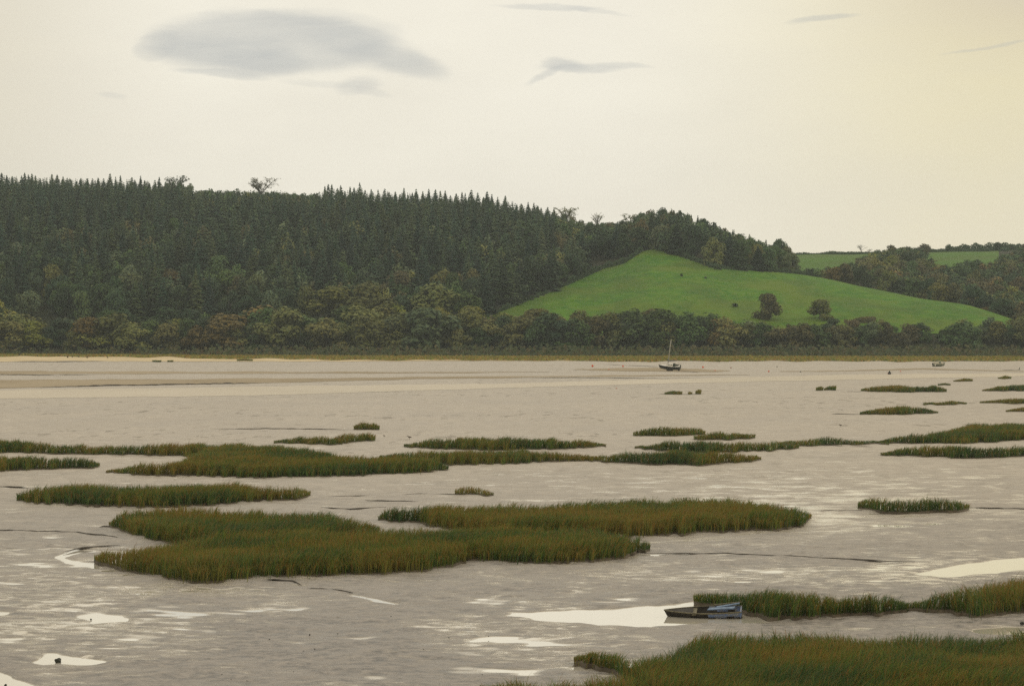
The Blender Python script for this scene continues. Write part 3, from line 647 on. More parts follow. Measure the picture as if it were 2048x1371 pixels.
def trunk_mesh(name, h, r0, seed, limbs=4, lean=0.0, mat=None):
    bm = bmesh.new(); r = random.Random(seed)
    pts = [(lean * (i / 5) ** 2 * h + r.uniform(-.02, .02) * h, r.uniform(-.02, .02) * h, h * i / 5) for i in range(6)]
    add_tube(bm, pts, [r0 * (1.25 - 0.2 * i) for i in range(6)], 7)
    for i in range(limbs):
        a = r.uniform(0, 6.28); z = h * r.uniform(0.45, 0.85); p = Vector((lean * (z / h) ** 2 * h, 0, z)); l = h * r.uniform(.3, .5)
        q = p + Vector((math.cos(a) * l * .5, math.sin(a) * l * .5, l * .5)); e = p + Vector((math.cos(a) * l, math.sin(a) * l, l * .75))
        add_tube(bm, [p, q, e], [r0 * .45, r0 * .3, r0 * .1], 5)
    me = bpy.data.meshes.new(name); bmesh.ops.recalc_face_normals(bm, faces=bm.faces[:]); bm.to_mesh(me); bm.free(); me.materials.append(mat or M_BARK); return me
CROWNS = {}
for st, sd_ in (('round', 200), ('tall', 220), ('dome', 240), ('bush', 260), ('wind', 280)):
    CROWNS[st] = []
    for i in range(4):
        v, f = broadleaf_crown(sd_ + i, {'round': 1700, 'tall': 1700, 'dome': 1600, 'bush': 1100, 'wind': 1000}[st], st)
        CROWNS[st].append(np_mesh('crown', v, f, 4, M_CROWN))
CON = [conifer_crown(300 + i) for i in range(6)]
CON_ME = [np_mesh('crown', v, f, 4, M_NEEDLE) for v, f in CON]
CON_LOW = [conifer_crown(320 + i, 16, 9) for i in range(5)]
TRUNK_B = [trunk_mesh('trunk', 5.5, 0.34, 10 + i, 5) for i in range(3)]
TRUNK_W = [trunk_mesh('trunk', 5.5, 0.3, 20 + i, 5, 0.35) for i in range(2)]
TRUNK_C = [trunk_mesh('trunk', 17.0, 0.24, 30, 0)]
COL = {'green': (0.084, 0.150, 0.060), 'dark': (0.056, 0.102, 0.058), 'olive': (0.180, 0.205, 0.080), 'rust': (0.190, 0.150, 0.060), 'brown': (0.130, 0.130, 0.070), 'yellow': (0.23, 0.262, 0.072), 'lime': (0.135, 0.22, 0.08), 'grey': (0.13, 0.18, 0.11)}
WORD = {'green': 'mid green', 'dark': 'dark green', 'olive': 'olive green', 'rust': 'rusty tinted', 'brown': 'brownish', 'yellow': 'yellow green', 'lime': 'fresh green', 'grey': 'grey green'}
def place_tree(name, crown_me, trunk_me, x, y, z, sx, sz, c, label, cat, group, rz=None, jit=0.28):
    r = random.uniform(0, 6.28) if rz is None else rz
    root = empty(name, (x, y, z), r, (sx, sx, sz)); tag(root, label, cat, group)
    cr = mobj('crown', crown_me, root)
    j = 1 + random.uniform(-jit, jit); cr.color = (c[0] * j * random.uniform(.9, 1.1), c[1] * j, c[2] * j * random.uniform(.85, 1.15), 1)
    mobj('trunk', trunk_me, root)
    return root

# ------------------------------------------------------------------ choose the trees
SKY = [(-300, 350), (0, 347), (100, 351), (200, 352), (300, 357), (330, 360), (345, 356), (380, 364), (395, 376), (470, 379), (500, 377), (560, 377), (600, 384), (625, 386), (640, 378), (660, 371), (720, 371), (760, 378), (900, 384), (960, 387), (1000, 394), (1040, 402), (1080, 408), (1105, 418), (1130, 424), (1155, 435), (1200, 440), (1230, 440), (1265, 434), (1285, 418), (1320, 412), (1355, 414), (1400, 428), (1450, 448), (1500, 468), (1540, 484), (1560, 481), (1578, 494), (1590, 520)]
SHORE_TOP = [(-300, 640), (0, 618), (60, 640), (150, 640), (300, 634), (420, 638), (500, 628), (560, 624), (640, 634), (780, 628), (900, 632), (960, 640), (1010, 628), (1110, 628), (1150, 634), (1240, 634), (1310, 624), (1350, 630), (1500, 633), (1600, 637), (1750, 643), (1850, 644), (1960, 638), (2048, 636), (2300, 636)]
FAR_TOP = [(1500, 530), (1580, 536), (1640, 536), (1690, 524), (1735, 511), (1752, 500), (1800, 494), (1850, 494), (1868, 528), (1910, 526), (1935, 514), (1985, 524), (2010, 505), (2048, 500), (2300, 495)]
trees = []   # dict: x,y,z,w,h,kind,colour,zone
def cand(px, Y, w_, h_, kind, colour, zone, cap=None, style=None, label=None, keep=False):
    u = U(px); z = float(terrain(np.array([u]), np.array([Y]))[0]); x = u * Y
    tip = proj(x, Y, z + h_)[1]
    if cap is not None and tip < cap:
        h2 = (HZ - cap) * Y / F + H - z
        if h2 < 0.38 * h_: return None
        w_ *= max(0.6, h2 / h_) if kind == 'broad' else 1; h_ = h2
    t_ = dict(x=x, y=Y, z=z, w=w_, h=h_, kind=kind, c=colour, zone=zone, px=px, style=style, label=label, keep=keep)
    trees.append(t_); return t_
R = random.Random(5)
def pick(d):
    q = R.random() * sum(d.values())
    for a, b in d.items():
        q -= b
        if q <= 0: return a
    return a
# prominent trees: px centre, px of the tip, crown width px, distance, colour, style, label
PROM = [
    (48, 572, 112, 905, 'olive', 'round', 'broad olive crowned tree at the left edge, above the rusty one by the shore'),
    (136, 592, 105, 880, 'green', 'round', 'wide mid green tree beside the olive crowned tree at the left edge'),
    (18, 620, 105, 830, 'rust', 'dome', 'broad rusty crowned tree at the left edge of the shore'),
    (415, 566, 100, 905, 'olive', 'round', 'tall olive tree standing clear above the left shore trees'),
    (470, 590, 70, 880, 'grey', 'tall', 'grey green tree leaning on the right of the tall olive tree'),
    (352, 633, 76, 822, 'yellow', 'round', 'yellow green round tree on the left shore'),
    (446, 651, 68, 815, 'lime', 'round', 'small fresh green round tree on the left shore'),
    (555, 624, 130, 822, 'rust', 'dome', 'wide rusty topped tree on the shore left of the biggest tree'),
    (665, 570, 120, 850, 'olive', 'round', 'left half of the biggest pair of olive trees behind the shore'),
    (738, 561, 135, 846, 'olive', 'round', 'biggest olive crowned tree behind the shore'),
    (862, 563, 118, 846, 'olive', 'tall', 'tall domed olive tree right of the biggest crown'),
    (938, 610, 78, 835, 'yellow', 'round', 'yellow green tree at the lower corner of the bright pasture'),
    (1010, 622, 70, 826, 'yellow', 'round', 'light yellow green tree on the shore at the foot of the pasture'),
    (1075, 615, 92, 826, 'olive', 'round', 'rounded olive tree at the foot of the pasture, taller than its neighbours'),
    (1245, 634, 56, 824, 'dark', 'tall', 'dark narrow tree on the shore left of the yacht'),
    (1311, 616, 92, 828, 'brown', 'round', 'dark brown round tree on the shore behind the yacht'),
    (1531, 584, 62, 868, 'brown', 'round', 'brown round tree standing in the lower pasture'),
    (1640, 597, 60, 856, 'olive', 'round', 'pale olive tree standing in the pasture, right of the brown one'),
    (700, 640, 130, 818, 'green', 'dome', 'low green tree in front of the biggest olive pair'),
    (820, 640, 110, 818, 'dark', 'dome', 'low dark tree in front of the tall domed olive tree'),
    (500, 500, 76, 1000, 'lime', 'round', 'pale green crown on the dark wooded slope, upper of two'),
    (500, 548, 84, 960, 'lime', 'dome', 'pale green crown on the dark wooded slope, lower of two'),
    (1955, 580, 86, 930, 'olive', 'round', 'big olive crown where the pasture meets the right hand valley'),
    (1978, 612, 60, 905, 'rust', 'dome', 'rust tinted small tree at the tip of the pasture'),
]
for px, tip, wpx, Y, c, st, lb in PROM:
    if px in (1531, 1640):
        Y = 820.0
        for _ in range(60): Y += (proj(U(px) * Y, Y, tz(U(px) * Y, Y))[1] - 640) * 0.4
    z = tz(U(px) * Y, Y); h_ = (HZ - tip) * Y / F + H - z
    trees.append(dict(x=U(px) * Y, y=Y, z=z, w=wpx * Y / F, h=h_, kind='broad', c=c, zone='prominent', px=px, style=st, label=lb, keep=True))
# skyline conifers and crest broadleaves
px = -150.0
while px < 1108:
    broad = 328 < px < 400 or (398 < px < 640 and not R.random() < 0.06)
    s = float(lerp_tab(SKY, px)); Y = float(crest(px)[0]) + R.uniform(-14, 16)
    if 398 < px < 640 or 328 < px < 400:
        tip = s + R.uniform(0, 5); c = pick({'dark': 4, 'green': 3, 'grey': 2})
        h_ = (HZ - tip) * Y / F + H - tz(U(px) * Y, Y)
        trees.append(dict(x=U(px) * Y, y=Y, z=tz(U(px) * Y, Y), w=R.uniform(8, 12), h=h_, kind='broad', c=c, zone='crest', px=px, style='dome', label=None, keep=True)); px += R.uniform(13, 22)
    else:
        tip = s + R.choice([-5, -3, -1, 0, 2, 3, 5, 7, 10]) + R.uniform(-2, 2)
        h_ = (HZ - tip) * Y / F + H - tz(U(px) * Y, Y)
        trees.append(dict(x=U(px) * Y, y=Y, z=tz(U(px) * Y, Y), w=h_ * R.uniform(0.52, 0.8), h=h_, kind='conifer', c=None, zone='skyline', px=px, style=None, label=None, keep=True)); px += R.uniform(6, 14)
px = 1112.0
while px < 1576:
    s = float(lerp_tab(SKY, px)); Y = float(crest(px)[0]) + R.uniform(-12, 10)
    con = 1365 < px < 1545 and R.random() < 0.62
    tip = s + (R.uniform(-3, 7) if con else R.uniform(0, 7))
    z = tz(U(px) * Y, Y); h_ = (HZ - tip) * Y / F + H - z
    if con: trees.append(dict(x=U(px) * Y, y=Y, z=z, w=h_ * R.uniform(0.5, 0.75), h=h_, kind='conifer', c=None, zone='knoll', px=px, style=None, label=None, keep=True)); px += R.uniform(7, 14)
    else: trees.append(dict(x=U(px) * Y, y=Y, z=z, w=R.uniform(8, 12), h=h_, kind='broad', c=pick({'dark': 4, 'green': 2, 'brown': 2}), zone='knoll', px=px, style=R.choice(['dome', 'round']), label=None, keep=True)); px += R.uniform(15, 24)
# shoreline belt (front rows)
for Y0, step in ((812, 25), (822, 22), (834, 24)):
    px = -190.0
    while px < 2290:
        top = float(lerp_tab(SHORE_TOP, px)); Y = Y0 + R.uniform(-6, 6)
        right = px > 960
        c = pick({'brown': 3, 'olive': 3.5, 'green': 2.5, 'dark': 1.5, 'rust': 0.5, 'yellow': 0.5, 'grey': 1} if right else {'olive': 5, 'green': 2, 'yellow': 1.0, 'grey': 1} if px > 610 else {'green': 3, 'olive': 2.4, 'dark': 2.4, 'rust': 0.8, 'grey': 1, 'yellow': 0.5})
        if Y0 > 830 and 955 < px < 2010: px += step; continue
        big = R.random() < 0.16; tipv = top + (R.uniform(-24, -10) if big else R.uniform(-9, 15)) + (6 if Y0 == 812 else 0)
        z = tz(U(px) * Y, Y); h_ = (HZ - tipv) * Y / F + H - z
        if h_ > 3.2: trees.append(dict(x=U(px) * Y, y=Y, z=z, w=(R.uniform(1.05, 1.55) if right else R.uniform(1.15, 1.75)) * h_, h=h_, kind='broad', c=c, zone='shore', px=px, style=R.choice(['round', 'dome', 'dome', 'bush']), label=None, keep=Y0 == 812))
        px += step * R.uniform(0.7, 1.5)
# slopes
def free(px, py): return not bool(in_poly(np.array([px]), np.array([py]), FIELD)[0])
Y = 846.0
while Y < 1345:
    sp = 6.6
    px = -230.0 + R.uniform(0, 20)
    while px < 2300:
        u = U(px + R.uniform(-6, 6)); yy = Y + R.uniform(-2.6, 2.6); p = 1024 + F * u
        z = float(terrain(np.array([u]), np.array([yy]))[0]); py = proj(u * yy, yy, z)[1]
        dc = float(crest(p)[0]); onnear = yy < dc + 5
        stp = F / yy * sp
        if onnear and p < 1585:
            if free(p, py):
                cap = float(lerp_tab(SKY, p)) + R.uniform(3, 17)
                if p < 1112 and not (330 < p < 620 and yy > dc - 70):
                    fb = 0.26 if yy > 900 else 0.8
                    if p < 620 and yy < 1010: fb = max(fb, 0.48)
                    if p < 330 and yy > 1010: fb = 0.1
                    if p > 960 and yy < 980: fb = 0.5
                else: fb = 0.92 if p < 1300 or p > 1480 else 0.72
                if R.random() < fb:
                    if R.random() < 0.5:
                        cand(p, yy, R.uniform(8, 13), R.uniform(10, 14), 'broad', pick({'dark': 5, 'green': 3, 'olive': 1.2, 'brown': 1.5, 'grey': 1.5}), 'knoll' if p > 1112 else 'slope', cap, R.choice(['round', 'dome', 'tall']))
                else:
                    cand(p, yy, R.uniform(8.5, 12.0), R.uniform(14.0, 19.0), 'conifer', None, 'slope', cap)
        elif p > 1480 and not onnear and R.random() < 0.5:
            cap = float(lerp_tab(FAR_TOP, p)) + R.uniform(-2, 6)
            if yy < DF - 12:
                cand(p, yy, R.uniform(8, 13), R.uniform(7, 11), 'broad', pick({'brown': 2, 'dark': 4, 'olive': 2, 'green': 4, 'yellow': 0.5, 'rust': 0.4}), 'valley', cap, R.choice(['round', 'dome', 'bush']))
        px += stp * R.uniform(0.85, 1.15)
    Y += 6.2
# what each tree shows: sweep from front to back with the outline of what stands before it
trees.sort(key=lambda q: q['y'])
buf = np.full(3200, 712.0)
for q in trees:
    tip = proj(q['x'], q['y'], q['z'] + q['h'])[1]; hw = max(3, q['w'] * F / q['y'] * 0.5); base = proj(q['x'], q['y'], q['z'])[1]
    i0, i1 = int(max(0, q['px'] - hw * 0.75 + 400)), int(min(3199, q['px'] + hw * 0.75 + 400))
    if i1 <= i0: q['vis'] = 0; continue
    seg = buf[i0:i1 + 1]; xx = np.linspace(-1, 1, len(seg))
    prof = tip + (base - tip) * (np.abs(xx) * 0.85 if q['kind'] == 'conifer' else 0.35 * xx * xx)
    q['vis'] = float(np.clip(np.minimum(seg, base) - prof, 0, None).sum()) if -20 < q['px'] < 2068 else 0.4 * float(np.clip(np.minimum(seg, base) - prof, 0, None).sum())
    # the field and bare slopes in front do not hide; only other trees do
    buf[i0:i1 + 1] = np.minimum(seg, prof)
con = [q for q in trees if q['kind'] == 'conifer']; brd = [q for q in trees if q['kind'] == 'broad']
con.sort(key=lambda q: -(q['vis'] + (4000 if q['keep'] else 0))); brd.sort(key=lambda q: -(q['vis'] + (4000 if q['keep'] else 0)))
con_i, con_m = con[:296], [q for q in con[296:] if q['vis'] > 2]
brd_i, brd_m = brd[:298], [q for q in brd[298:] if q['vis'] > 6]
print('TREES', len(con), len(brd), 'mass', len(con_m), len(brd_m))
CONC = [(0.034, 0.076, 0.052), (0.050, 0.088, 0.052), (0.028, 0.064, 0.050), (0.066, 0.104, 0.054)]
GL = {'skyline': ('conifers along the skyline', 'dark spiky conifer on the skyline of the wooded hill'), 'knoll': ('conifers on the knoll', 'small dark conifer among the round trees on the knoll above the pasture'),
      'slope': ('conifers on the slope below the skyline', 'dark conifer packed into the plantation on the hillside below its skyline')}
for i, q in enumerate(con_i):
    g, lb = GL[q['zone']]
    place_tree('conifer_tree', CON_ME[i % 6], TRUNK_C[0], q['x'], q['y'], q['z'], q['w'] / 5.6, q['h'] / 20.0, CONC[R.randrange(4)], lb, 'conifer', g)
GB = {'crest': ('round trees along the crest', 'rounded broadleaf tree in the dip of the skyline between the conifers'), 'knoll': ('trees of the knoll', '%s broadleaf tree of the wood on the knoll above the pasture'),
      'shore': ('trees along the far shore', '%s bushy tree in the low belt along the far shore'), 'slope': ('broadleaf trees on the wooded slope', '%s broadleaf tree scattered among the conifers on the slope'),
      'valley': ('trees of the right hand valley', '%s tree in the valley wood right of and beyond the pasture')}
for i, q in enumerate(brd_i):
    if q['label']: g, lb = None, q['label']
    else:
        g, lb = GB[q['zone']]
        if '%s' in lb: lb = lb % WORD[q['c']]; g = g + ', ' + WORD[q['c']] + ' ones'
    st = q['style'] or 'round'
    place_tree('broadleaf_tree', CROWNS[st][i % 4], TRUNK_B[i % 3], q['x'], q['y'], q['z'], q['w'] / 9.6, q['h'] / 9.9, COL[q['c']], lb, 'tree', g)
def mass(name, items, shapes, wref, href, label):
    V = []; Fq = []; C = []; n = 0
    for i, q in enumerate(items):
        v, f = shapes[i % len(shapes)]; a = R.uniform(0, 6.28); ca, sa = math.cos(a), math.sin(a); s = q['w'] / wref; sz = q['h'] / href
        vv = np.stack([(v[:, 0] * ca - v[:, 1] * sa) * s + q['x'], (v[:, 0] * sa + v[:, 1] * ca) * s + q['y'], v[:, 2] * sz + q['z']], -1)
        c = np.array(COL[q['c']] if q['c'] else CONC[R.randrange(4)]) * R.uniform(0.7, 1.32)
        V.append(vv); Fq.append(f + n); C.append(np.tile(c, (len(v), 1))); n += len(v)
    if V:
        o = mobj(name, np_mesh(name, np.concatenate(V), np.concatenate(Fq), 4, M_MASS, np.concatenate(C))); tag(o, label, kind='stuff')
mass('conifer_wood', con_m, CON_LOW, 5.6, 20.0, 'dense dark conifer plantation filling the hillside')
BR_LOW = [broadleaf_crown(400 + i, 620, s) for i, s in enumerate(('round', 'dome', 'round', 'dome'))]
mass('broadleaf_wood', brd_m, BR_LOW, 9.6, 9.9, 'mixed broadleaf wood filling the slopes and the valley')

# windswept and sparse trees on the skyline
def sparse_tree(name, px, tip, wpx, base_py, Y, c, label, seed, dens=260, wind=1.0, bare=False):
    x = U(px) * Y; zt = H + (HZ - tip) * Y / F; zb = H + (HZ - base_py) * Y / F; zb = max(zb, 0) if base_py else tz(x, Y)
    h = zt - zb; wm = wpx * Y / F; r = np.random.default_rng(seed); rr = random.Random(seed)
    root = empty(name, (x, Y, zb)); tag(root, label, 'tree')
    bm = bmesh.new(); add_tube(bm, [(0, 0, 0), (0.03 * h, 0, h * 0.25), (0.0, 0, h * 0.5)], [h * 0.035, h * 0.028, h * 0.02], 6); tips = []
    for i in range(13):
        a = rr.uniform(0, 6.28); z = h * rr.uniform(0.28, 0.55); l = wm * 0.5 * rr.uniform(0.55, 1.0)
        e = Vector((math.cos(a) * l + wind * wm * 0.12, math.sin(a) * l, z + (h - z) * rr.uniform(0.45, 0.97))); m_ = Vector((e.x * 0.5, e.y * 0.5, z + (e.z - z) * 0.62))
        add_tube(bm, [(0, 0, z), m_, e], [h * 0.016, h * 0.011, h * 0.004], 4); tips += [m_, e, (m_ + e) / 2]
        for j in range(3):
            b_ = m_.lerp(e, rr.uniform(0, 0.8)); e2 = b_ + Vector((rr.uniform(-.2, .25) * wm, rr.uniform(-.2, .2) * wm, rr.uniform(0.02, .16) * h)); e2.z = min(e2.z, h)
            add_tube(bm, [b_, e2], [h * 0.007, h * 0.003], 4); tips += [e2, (b_ + e2) / 2]
    bm_obj('trunk', bm, M_BARK, root)
    T_ = np.array([list(p) for p in tips]); k_ = r.integers(0, len(T_), dens); c_ = T_[k_] + r.normal(0, 0.03 * wm, (dens, 3)); c_[:, 2] = np.minimum(c_[:, 2], h)
    v, f = quads_at(c_, r.normal(0, 1, (dens, 3)), np.full(dens, wm * (0.018 if bare else 0.027)), r)
    cr = mobj('crown', np_mesh('crown', v, f, 4, M_CROWN), root); cr.color = (*COL[c], 1)
sparse_tree('windswept_tree', 523, 356, 60, 408, 1306, 'brown', 'thin windswept tree rising from the dip in the left skyline', 61, 1100, 0.7, True)
sparse_tree('windswept_tree', 1722, 488, 24, 508, 1342, 'brown', 'small bare windswept tree standing alone on the far ridge hedge', 62, 60, 0.6, True)
sparse_tree('windswept_tree', 1737, 498, 14, 508, 1342, 'dark', 'tiny leaning bush right beside the bare tree on the ridge', 63, 120, 1.2)
sparse_tree('sparse_tree', 1130, 415, 52, 462, 1180, 'olive', 'see-through spreading tree where the conifer skyline drops', 64, 560, 0.3)
sparse_tree('sparse_tree', 1195, 426, 28, 470, 1165, 'yellow', 'small pale thin tree in the lowest notch of the skyline', 65, 260, 0.0)
sparse_tree('sparse_tree', 1262, 428, 44, 470, 1140, 'olive', 'light airy tree at the left foot of the knoll skyline', 66, 520, 0.2)
sparse_tree('sparse_tree', 348, 351, 46, 400, 1316, 'dark', 'flat topped airy tree at the right end of the left conifer skyline', 67, 560, 0.6)
def dome_tree(px, tip, wpx, base_py, Y, c, st, label, rz=0.0, nm='broadleaf_tree'):
    z = H + (HZ - base_py) * Y / F; h = (base_py - tip) * Y / F
    place_tree(nm, CROWNS[st][int(px) % 4], TRUNK_B[0], U(px) * Y, Y, z, wpx * Y / F / 9.6, h / 9.7, COL[c], label, 'tree', None, rz)
dome_tree(1780, 489, 40, 520, 1335, 'brown', 'dome', 'domed windswept tree on the ridge, left of three')
dome_tree(1812, 492, 40, 522, 1330, 'brown', 'dome', 'flat windswept tree on the ridge, middle of three')
dome_tree(1843, 487, 44, 530, 1325, 'brown', 'round', 'square shouldered tree on the ridge, right of three')
dome_tree(1897, 487, 20, 524, 1325, 'dark', 'tall', 'slim dark tree between two pale far pastures')
dome_tree(1892, 512, 36, 540, 1300, 'dark', 'round', 'dark bush below the slim tree, between the far pastures')
dome_tree(1936, 505, 44, 540, 1290, 'dark', 'dome', 'low dark bush right of the two pale far pastures')
dome_tree(1966, 505, 48, 545, 1285, 'brown', 'dome', 'low brown bush below the right end of the pale far pastures')
dome_tree(2006, 494, 62, 545, 1290, 'dark', 'dome', 'dark tree covering the pasture end near the right edge')
dome_tree(2042, 494, 62, 548, 1285, 'green', 'dome', 'olive tree below the ridge hedge at the right edge')
dome_tree(1762, 503, 44, 540, 1300, 'dark', 'round', 'dark tree below the domed ridge trees on their left')
dome_tree(1996, 484, 26, 506, 1338, 'dark', 'round', 'round dark tree standing up from the right end of the ridge hedge')
dome_tree(2022, 488, 34, 508, 1338, 'dark', 'dome', 'low dark dome beside the round tree on the ridge hedge')
dome_tree(2046, 489, 24, 508, 1338, 'brown', 'dome', 'low brown dome at the right edge of the ridge hedge')
dome_tree(1560, 477, 44, 545, 1040, 'dark', 'round', 'dark round tree ending the knoll wood on the right', nm='broadleaf_tree')
# field bushes
for px, tip, wpx, base, lb in ((1363, 547, 9, 553, 'small dark bush in the upper pasture, left of two'), (1411, 553, 8, 558, 'small dark bush in the upper pasture, right of two'), (1470, 606, 16, 614, 'low dark bush in the pasture left of the brown tree')):
    Yb = 1000.0
    for _ in range(40):
        z = tz(U(px) * Yb, Yb); pyb = proj(U(px) * Yb, Yb, z)[1]; Yb += (pyb - base) * 1.2
    z = tz(U(px) * Yb, Yb)
    place_tree('bush', CROWNS['bush'][px % 4], TRUNK_B[1], U(px) * Yb, Yb, z, wpx * Yb / F / 9.6, (base - tip) * Yb / F / 9.0, COL['dark'], lb, 'bush', None)
# hedges
def hedge(pts, hpx, Yf, c, label, seed, dens=26, thick=2.2):
    r = np.random.default_rng(seed); xs = np.linspace(pts[0][0], pts[-1][0], 200); ys = lerp_tab(pts, xs); Ys = np.array([Yf] * 200) if np.isscalar(Yf) else Yf(xs)
    L = abs(xs[-1] - xs[0]) * Ys.mean() / F; n = int(L * dens); p = r.uniform(0, 1, n); xp = xs[0] + p * (xs[-1] - xs[0]); yp = np.interp(xp, xs, ys); Yp = np.interp(xp, xs, Ys)
    wv = waves(10, 0.03, 0.5, seed); hh = hpx * Yp / F * (0.82 + 0.25 * wv(xp, 0 * xp)); zb = H + (HZ - yp) * Yp / F
    off = r.uniform(-1, 1, n); c_ = np.stack([U(xp) * Yp, Yp + off * thick, zb + hh * r.uniform(0, 1, n) * np.sqrt(np.clip(1.05 - off ** 2 * 0.6, 0, 1))], -1)
    v, f = quads_at(c_, np.stack([0 * off, off - 0.4, 0.5 + 0 * off], -1), np.full(n, 0.55), r)
    o = mobj('hedge', np_mesh('hedge', v, f, 4, M_CROWN)); o.color = (*COL[c], 1); tag(o, label, 'hedge')
hedge([(1570, 513), (1650, 511.5), (1740, 510), (1850, 506), (2300, 499)], 8, DF + 3, 'dark', 'thin dark hedge drawn along the far ridge against the sky', 71, 60)
hedge([(1850, 505.5), (1900, 504), (1960, 502), (2300, 499)], 15, DF + 8, 'dark', 'taller dark hedge on the right part of the far ridge', 72, 60)
hedge([(395, 392), (640, 402)], 16, 1330, 'dark', 'dark hedge along the dip in the left skyline', 74, 40)
def fieldY(px_, py_):
    out = []
    for a, b in zip(px_, py_):
        Yb = 860.0
        for _ in range(60):
            q = proj(U(a) * Yb, Yb, tz(U(a) * Yb, Yb))[1]; Yb = min(max(Yb + (q - b) * 0.7, 805), 1400)
        out.append(Yb)
    return np.array(out)
xs_ = np.linspace(1690, 1750, 200)
hedge([(1690, 648), (1750, 643)], 11, float(fieldY([1720], [647])[0]), 'brown', 'short dark clipped hedge at the bottom of the pasture', 73, 60, 1.2)

lx = [968, 1030, 1100, 1160, 1205, 1250, 1285]; ly = [640, 614, 588, 558, 538, 526, 506]
fy = fieldY(lx, ly); hedge(list(zip(lx, ly)), 13, lambda q: np.interp(q, lx, fy) + 3, 'dark', 'rough dark hedge along the left edge of the bright pasture', 75, 75, 2.5)
rx = [1330, 1400, 1430, 1500, 1560, 1610]; ry = [503, 528, 539, 543, 546, 550]
fy2 = fieldY(rx, ry); hedge(list(zip(rx, ry)), 13, lambda q: np.interp(q, rx, fy2) + 3, 'dark', 'rough dark hedge along the top right edge of the bright pasture', 76, 75, 2.5)

# rough ground between beach and trees
def strip_tufts(name, up, lo, n, hrange, size, cols, label, seed, kind='stuff'):
    r = np.random.default_rng(seed); x0, x1 = up[0][0], up[-1][0]
    fx = r.uniform(x0, x1, n); a = lerp_tab(up, fx); b = lerp_tab(lo, fx); wv = waves(9, 0.02, 0.3, seed)
    b = b + wv(fx, 0 * fx) * 1.1
    d0, d1 = gdist(b, 0.2), gdist(np.minimum(a, b - 0.3), 0.2)
    d = d0 + (d1 - d0) * r.uniform(0, 1, n); h = r.uniform(*hrange, n)
    c = np.stack([U(fx) * d, d, 0.15 + h * r.uniform(0.15, 0.75, n)], -1)
    v, f = quads_at(c, np.stack([0 * h, -0.8 + 0 * h, 0.5 + 0 * h], -1), np.full(n, size), r)
    v[:, 2] = np.maximum(v[:, 2], 0.02)
    cc = np.array(cols)[r.integers(0, len(cols), n)] * r.uniform(0.8, 1.2, n)[:, None]
    o = mobj(name, np_mesh(name, v, f, 4, M_MASS, np.repeat(cc, 4, 0))); tag(o, label, kind=kind)
GC = [(0.22, 0.22, 0.055), (0.27, 0.235, 0.075), (0.17, 0.20, 0.05), (0.26, 0.19, 0.065)]
strip_tufts('shore_grass', [(-220, 708), (0, 709), (300, 711), (480, 712), (1000, 713.5), (2300, 714.5)], [(-220, 711), (0, 711.5), (200, 711.5), (300, 713), (480, 716.5), (560, 716), (700, 718), (1000, 719.5), (1300, 721), (2300, 721.5)], 60000, (0.1, 0.55), 0.5, GC, 'rough yellow green grass along the far shore', 81)
strip_tufts('scrub', [(140, 698), (200, 697), (330, 697), (430, 701), (470, 704)], [(140, 708), (200, 709), (330, 709), (430, 710), (470, 710)], 5000, (0.8, 2.2), 0.5, [(0.07, 0.05, 0.028), (0.06, 0.05, 0.026), (0.085, 0.055, 0.03)], 'low brown scrub above the far beach', 82)
strip_tufts('scrub', [(-220, 690), (600, 700), (2300, 700)], [(-220, 709), (600, 712.5), (2300, 713.5)], 22000, (0.5, 4.8), 0.75, [(0.066, 0.085, 0.040), (0.080, 0.078, 0.042), (0.052, 0.074, 0.038)], 'dark undergrowth at the feet of the shore trees', 83)
for px, pb, wpx, lb in ((135, 715.5, 4, 'leftmost of four tiny dark bushes on the pale beach'), (145, 715, 3, 'second tiny bush from the left on the pale beach'), (157, 714.5, 3.5, 'third tiny bush from the left on the pale beach'), (174, 716.5, 4, 'lowest of four tiny dark bushes on the pale beach'), (215, 716, 3, 'tiny dark bush alone on the pale beach')):
    p = gp(px, pb); place_tree('bush', CROWNS['bush'][px % 4], TRUNK_B[0], p.x, p.y, 0.05, wpx * p.y / F / 9.6, 3.2 * p.y / F / 9.0, COL['brown'], lb, 'bush', None)

# ------------------------------------------------------------------ boats
M_NAVY = plain('navy_hull_paint', (0.022, 0.026, 0.034), 0.4, 0.3, 2.0); M_ANTI = plain('grey_bottom_paint', (0.13, 0.135, 0.115), 0.7, 0.3, 2.0); M_WHITE = plain('white_gelcoat', (0.78, 0.76, 0.70), 0.35, 0.08)
M_WIN = plain('dark_window', (0.02, 0.025, 0.03), 0.1, 0.1); M_ALU = plain('weathered_alloy', (0.48, 0.47, 0.42), 0.5, 0.1, metal=0.2); M_SAIL = plain('grey_sail_cover', (0.14, 0.16, 0.19), 0.8); M_HOOD = plain('dark_green_canvas', (0.04, 0.055, 0.04), 0.85); M_RED = plain('dull_red_paint', (0.30, 0.04, 0.03), 0.5)
M_ORANGE = plain('orange_plastic', (0.75, 0.10, 0.03), 0.45, 0.1); M_PINK = plain('faded_pink_plastic', (0.72, 0.30, 0.20), 0.6, 0.1); M_DARK = plain('dark_rubber', (0.03, 0.028, 0.027), 0.6); M_TEAL = plain('teal_paint', (0.03, 0.10, 0.09), 0.5); M_CREAM = plain('cream_paint', (0.72, 0.68, 0.55), 0.45, 0.1); M_OLIVE = plain('dull_green_hull', (0.20, 0.22, 0.16), 0.6)
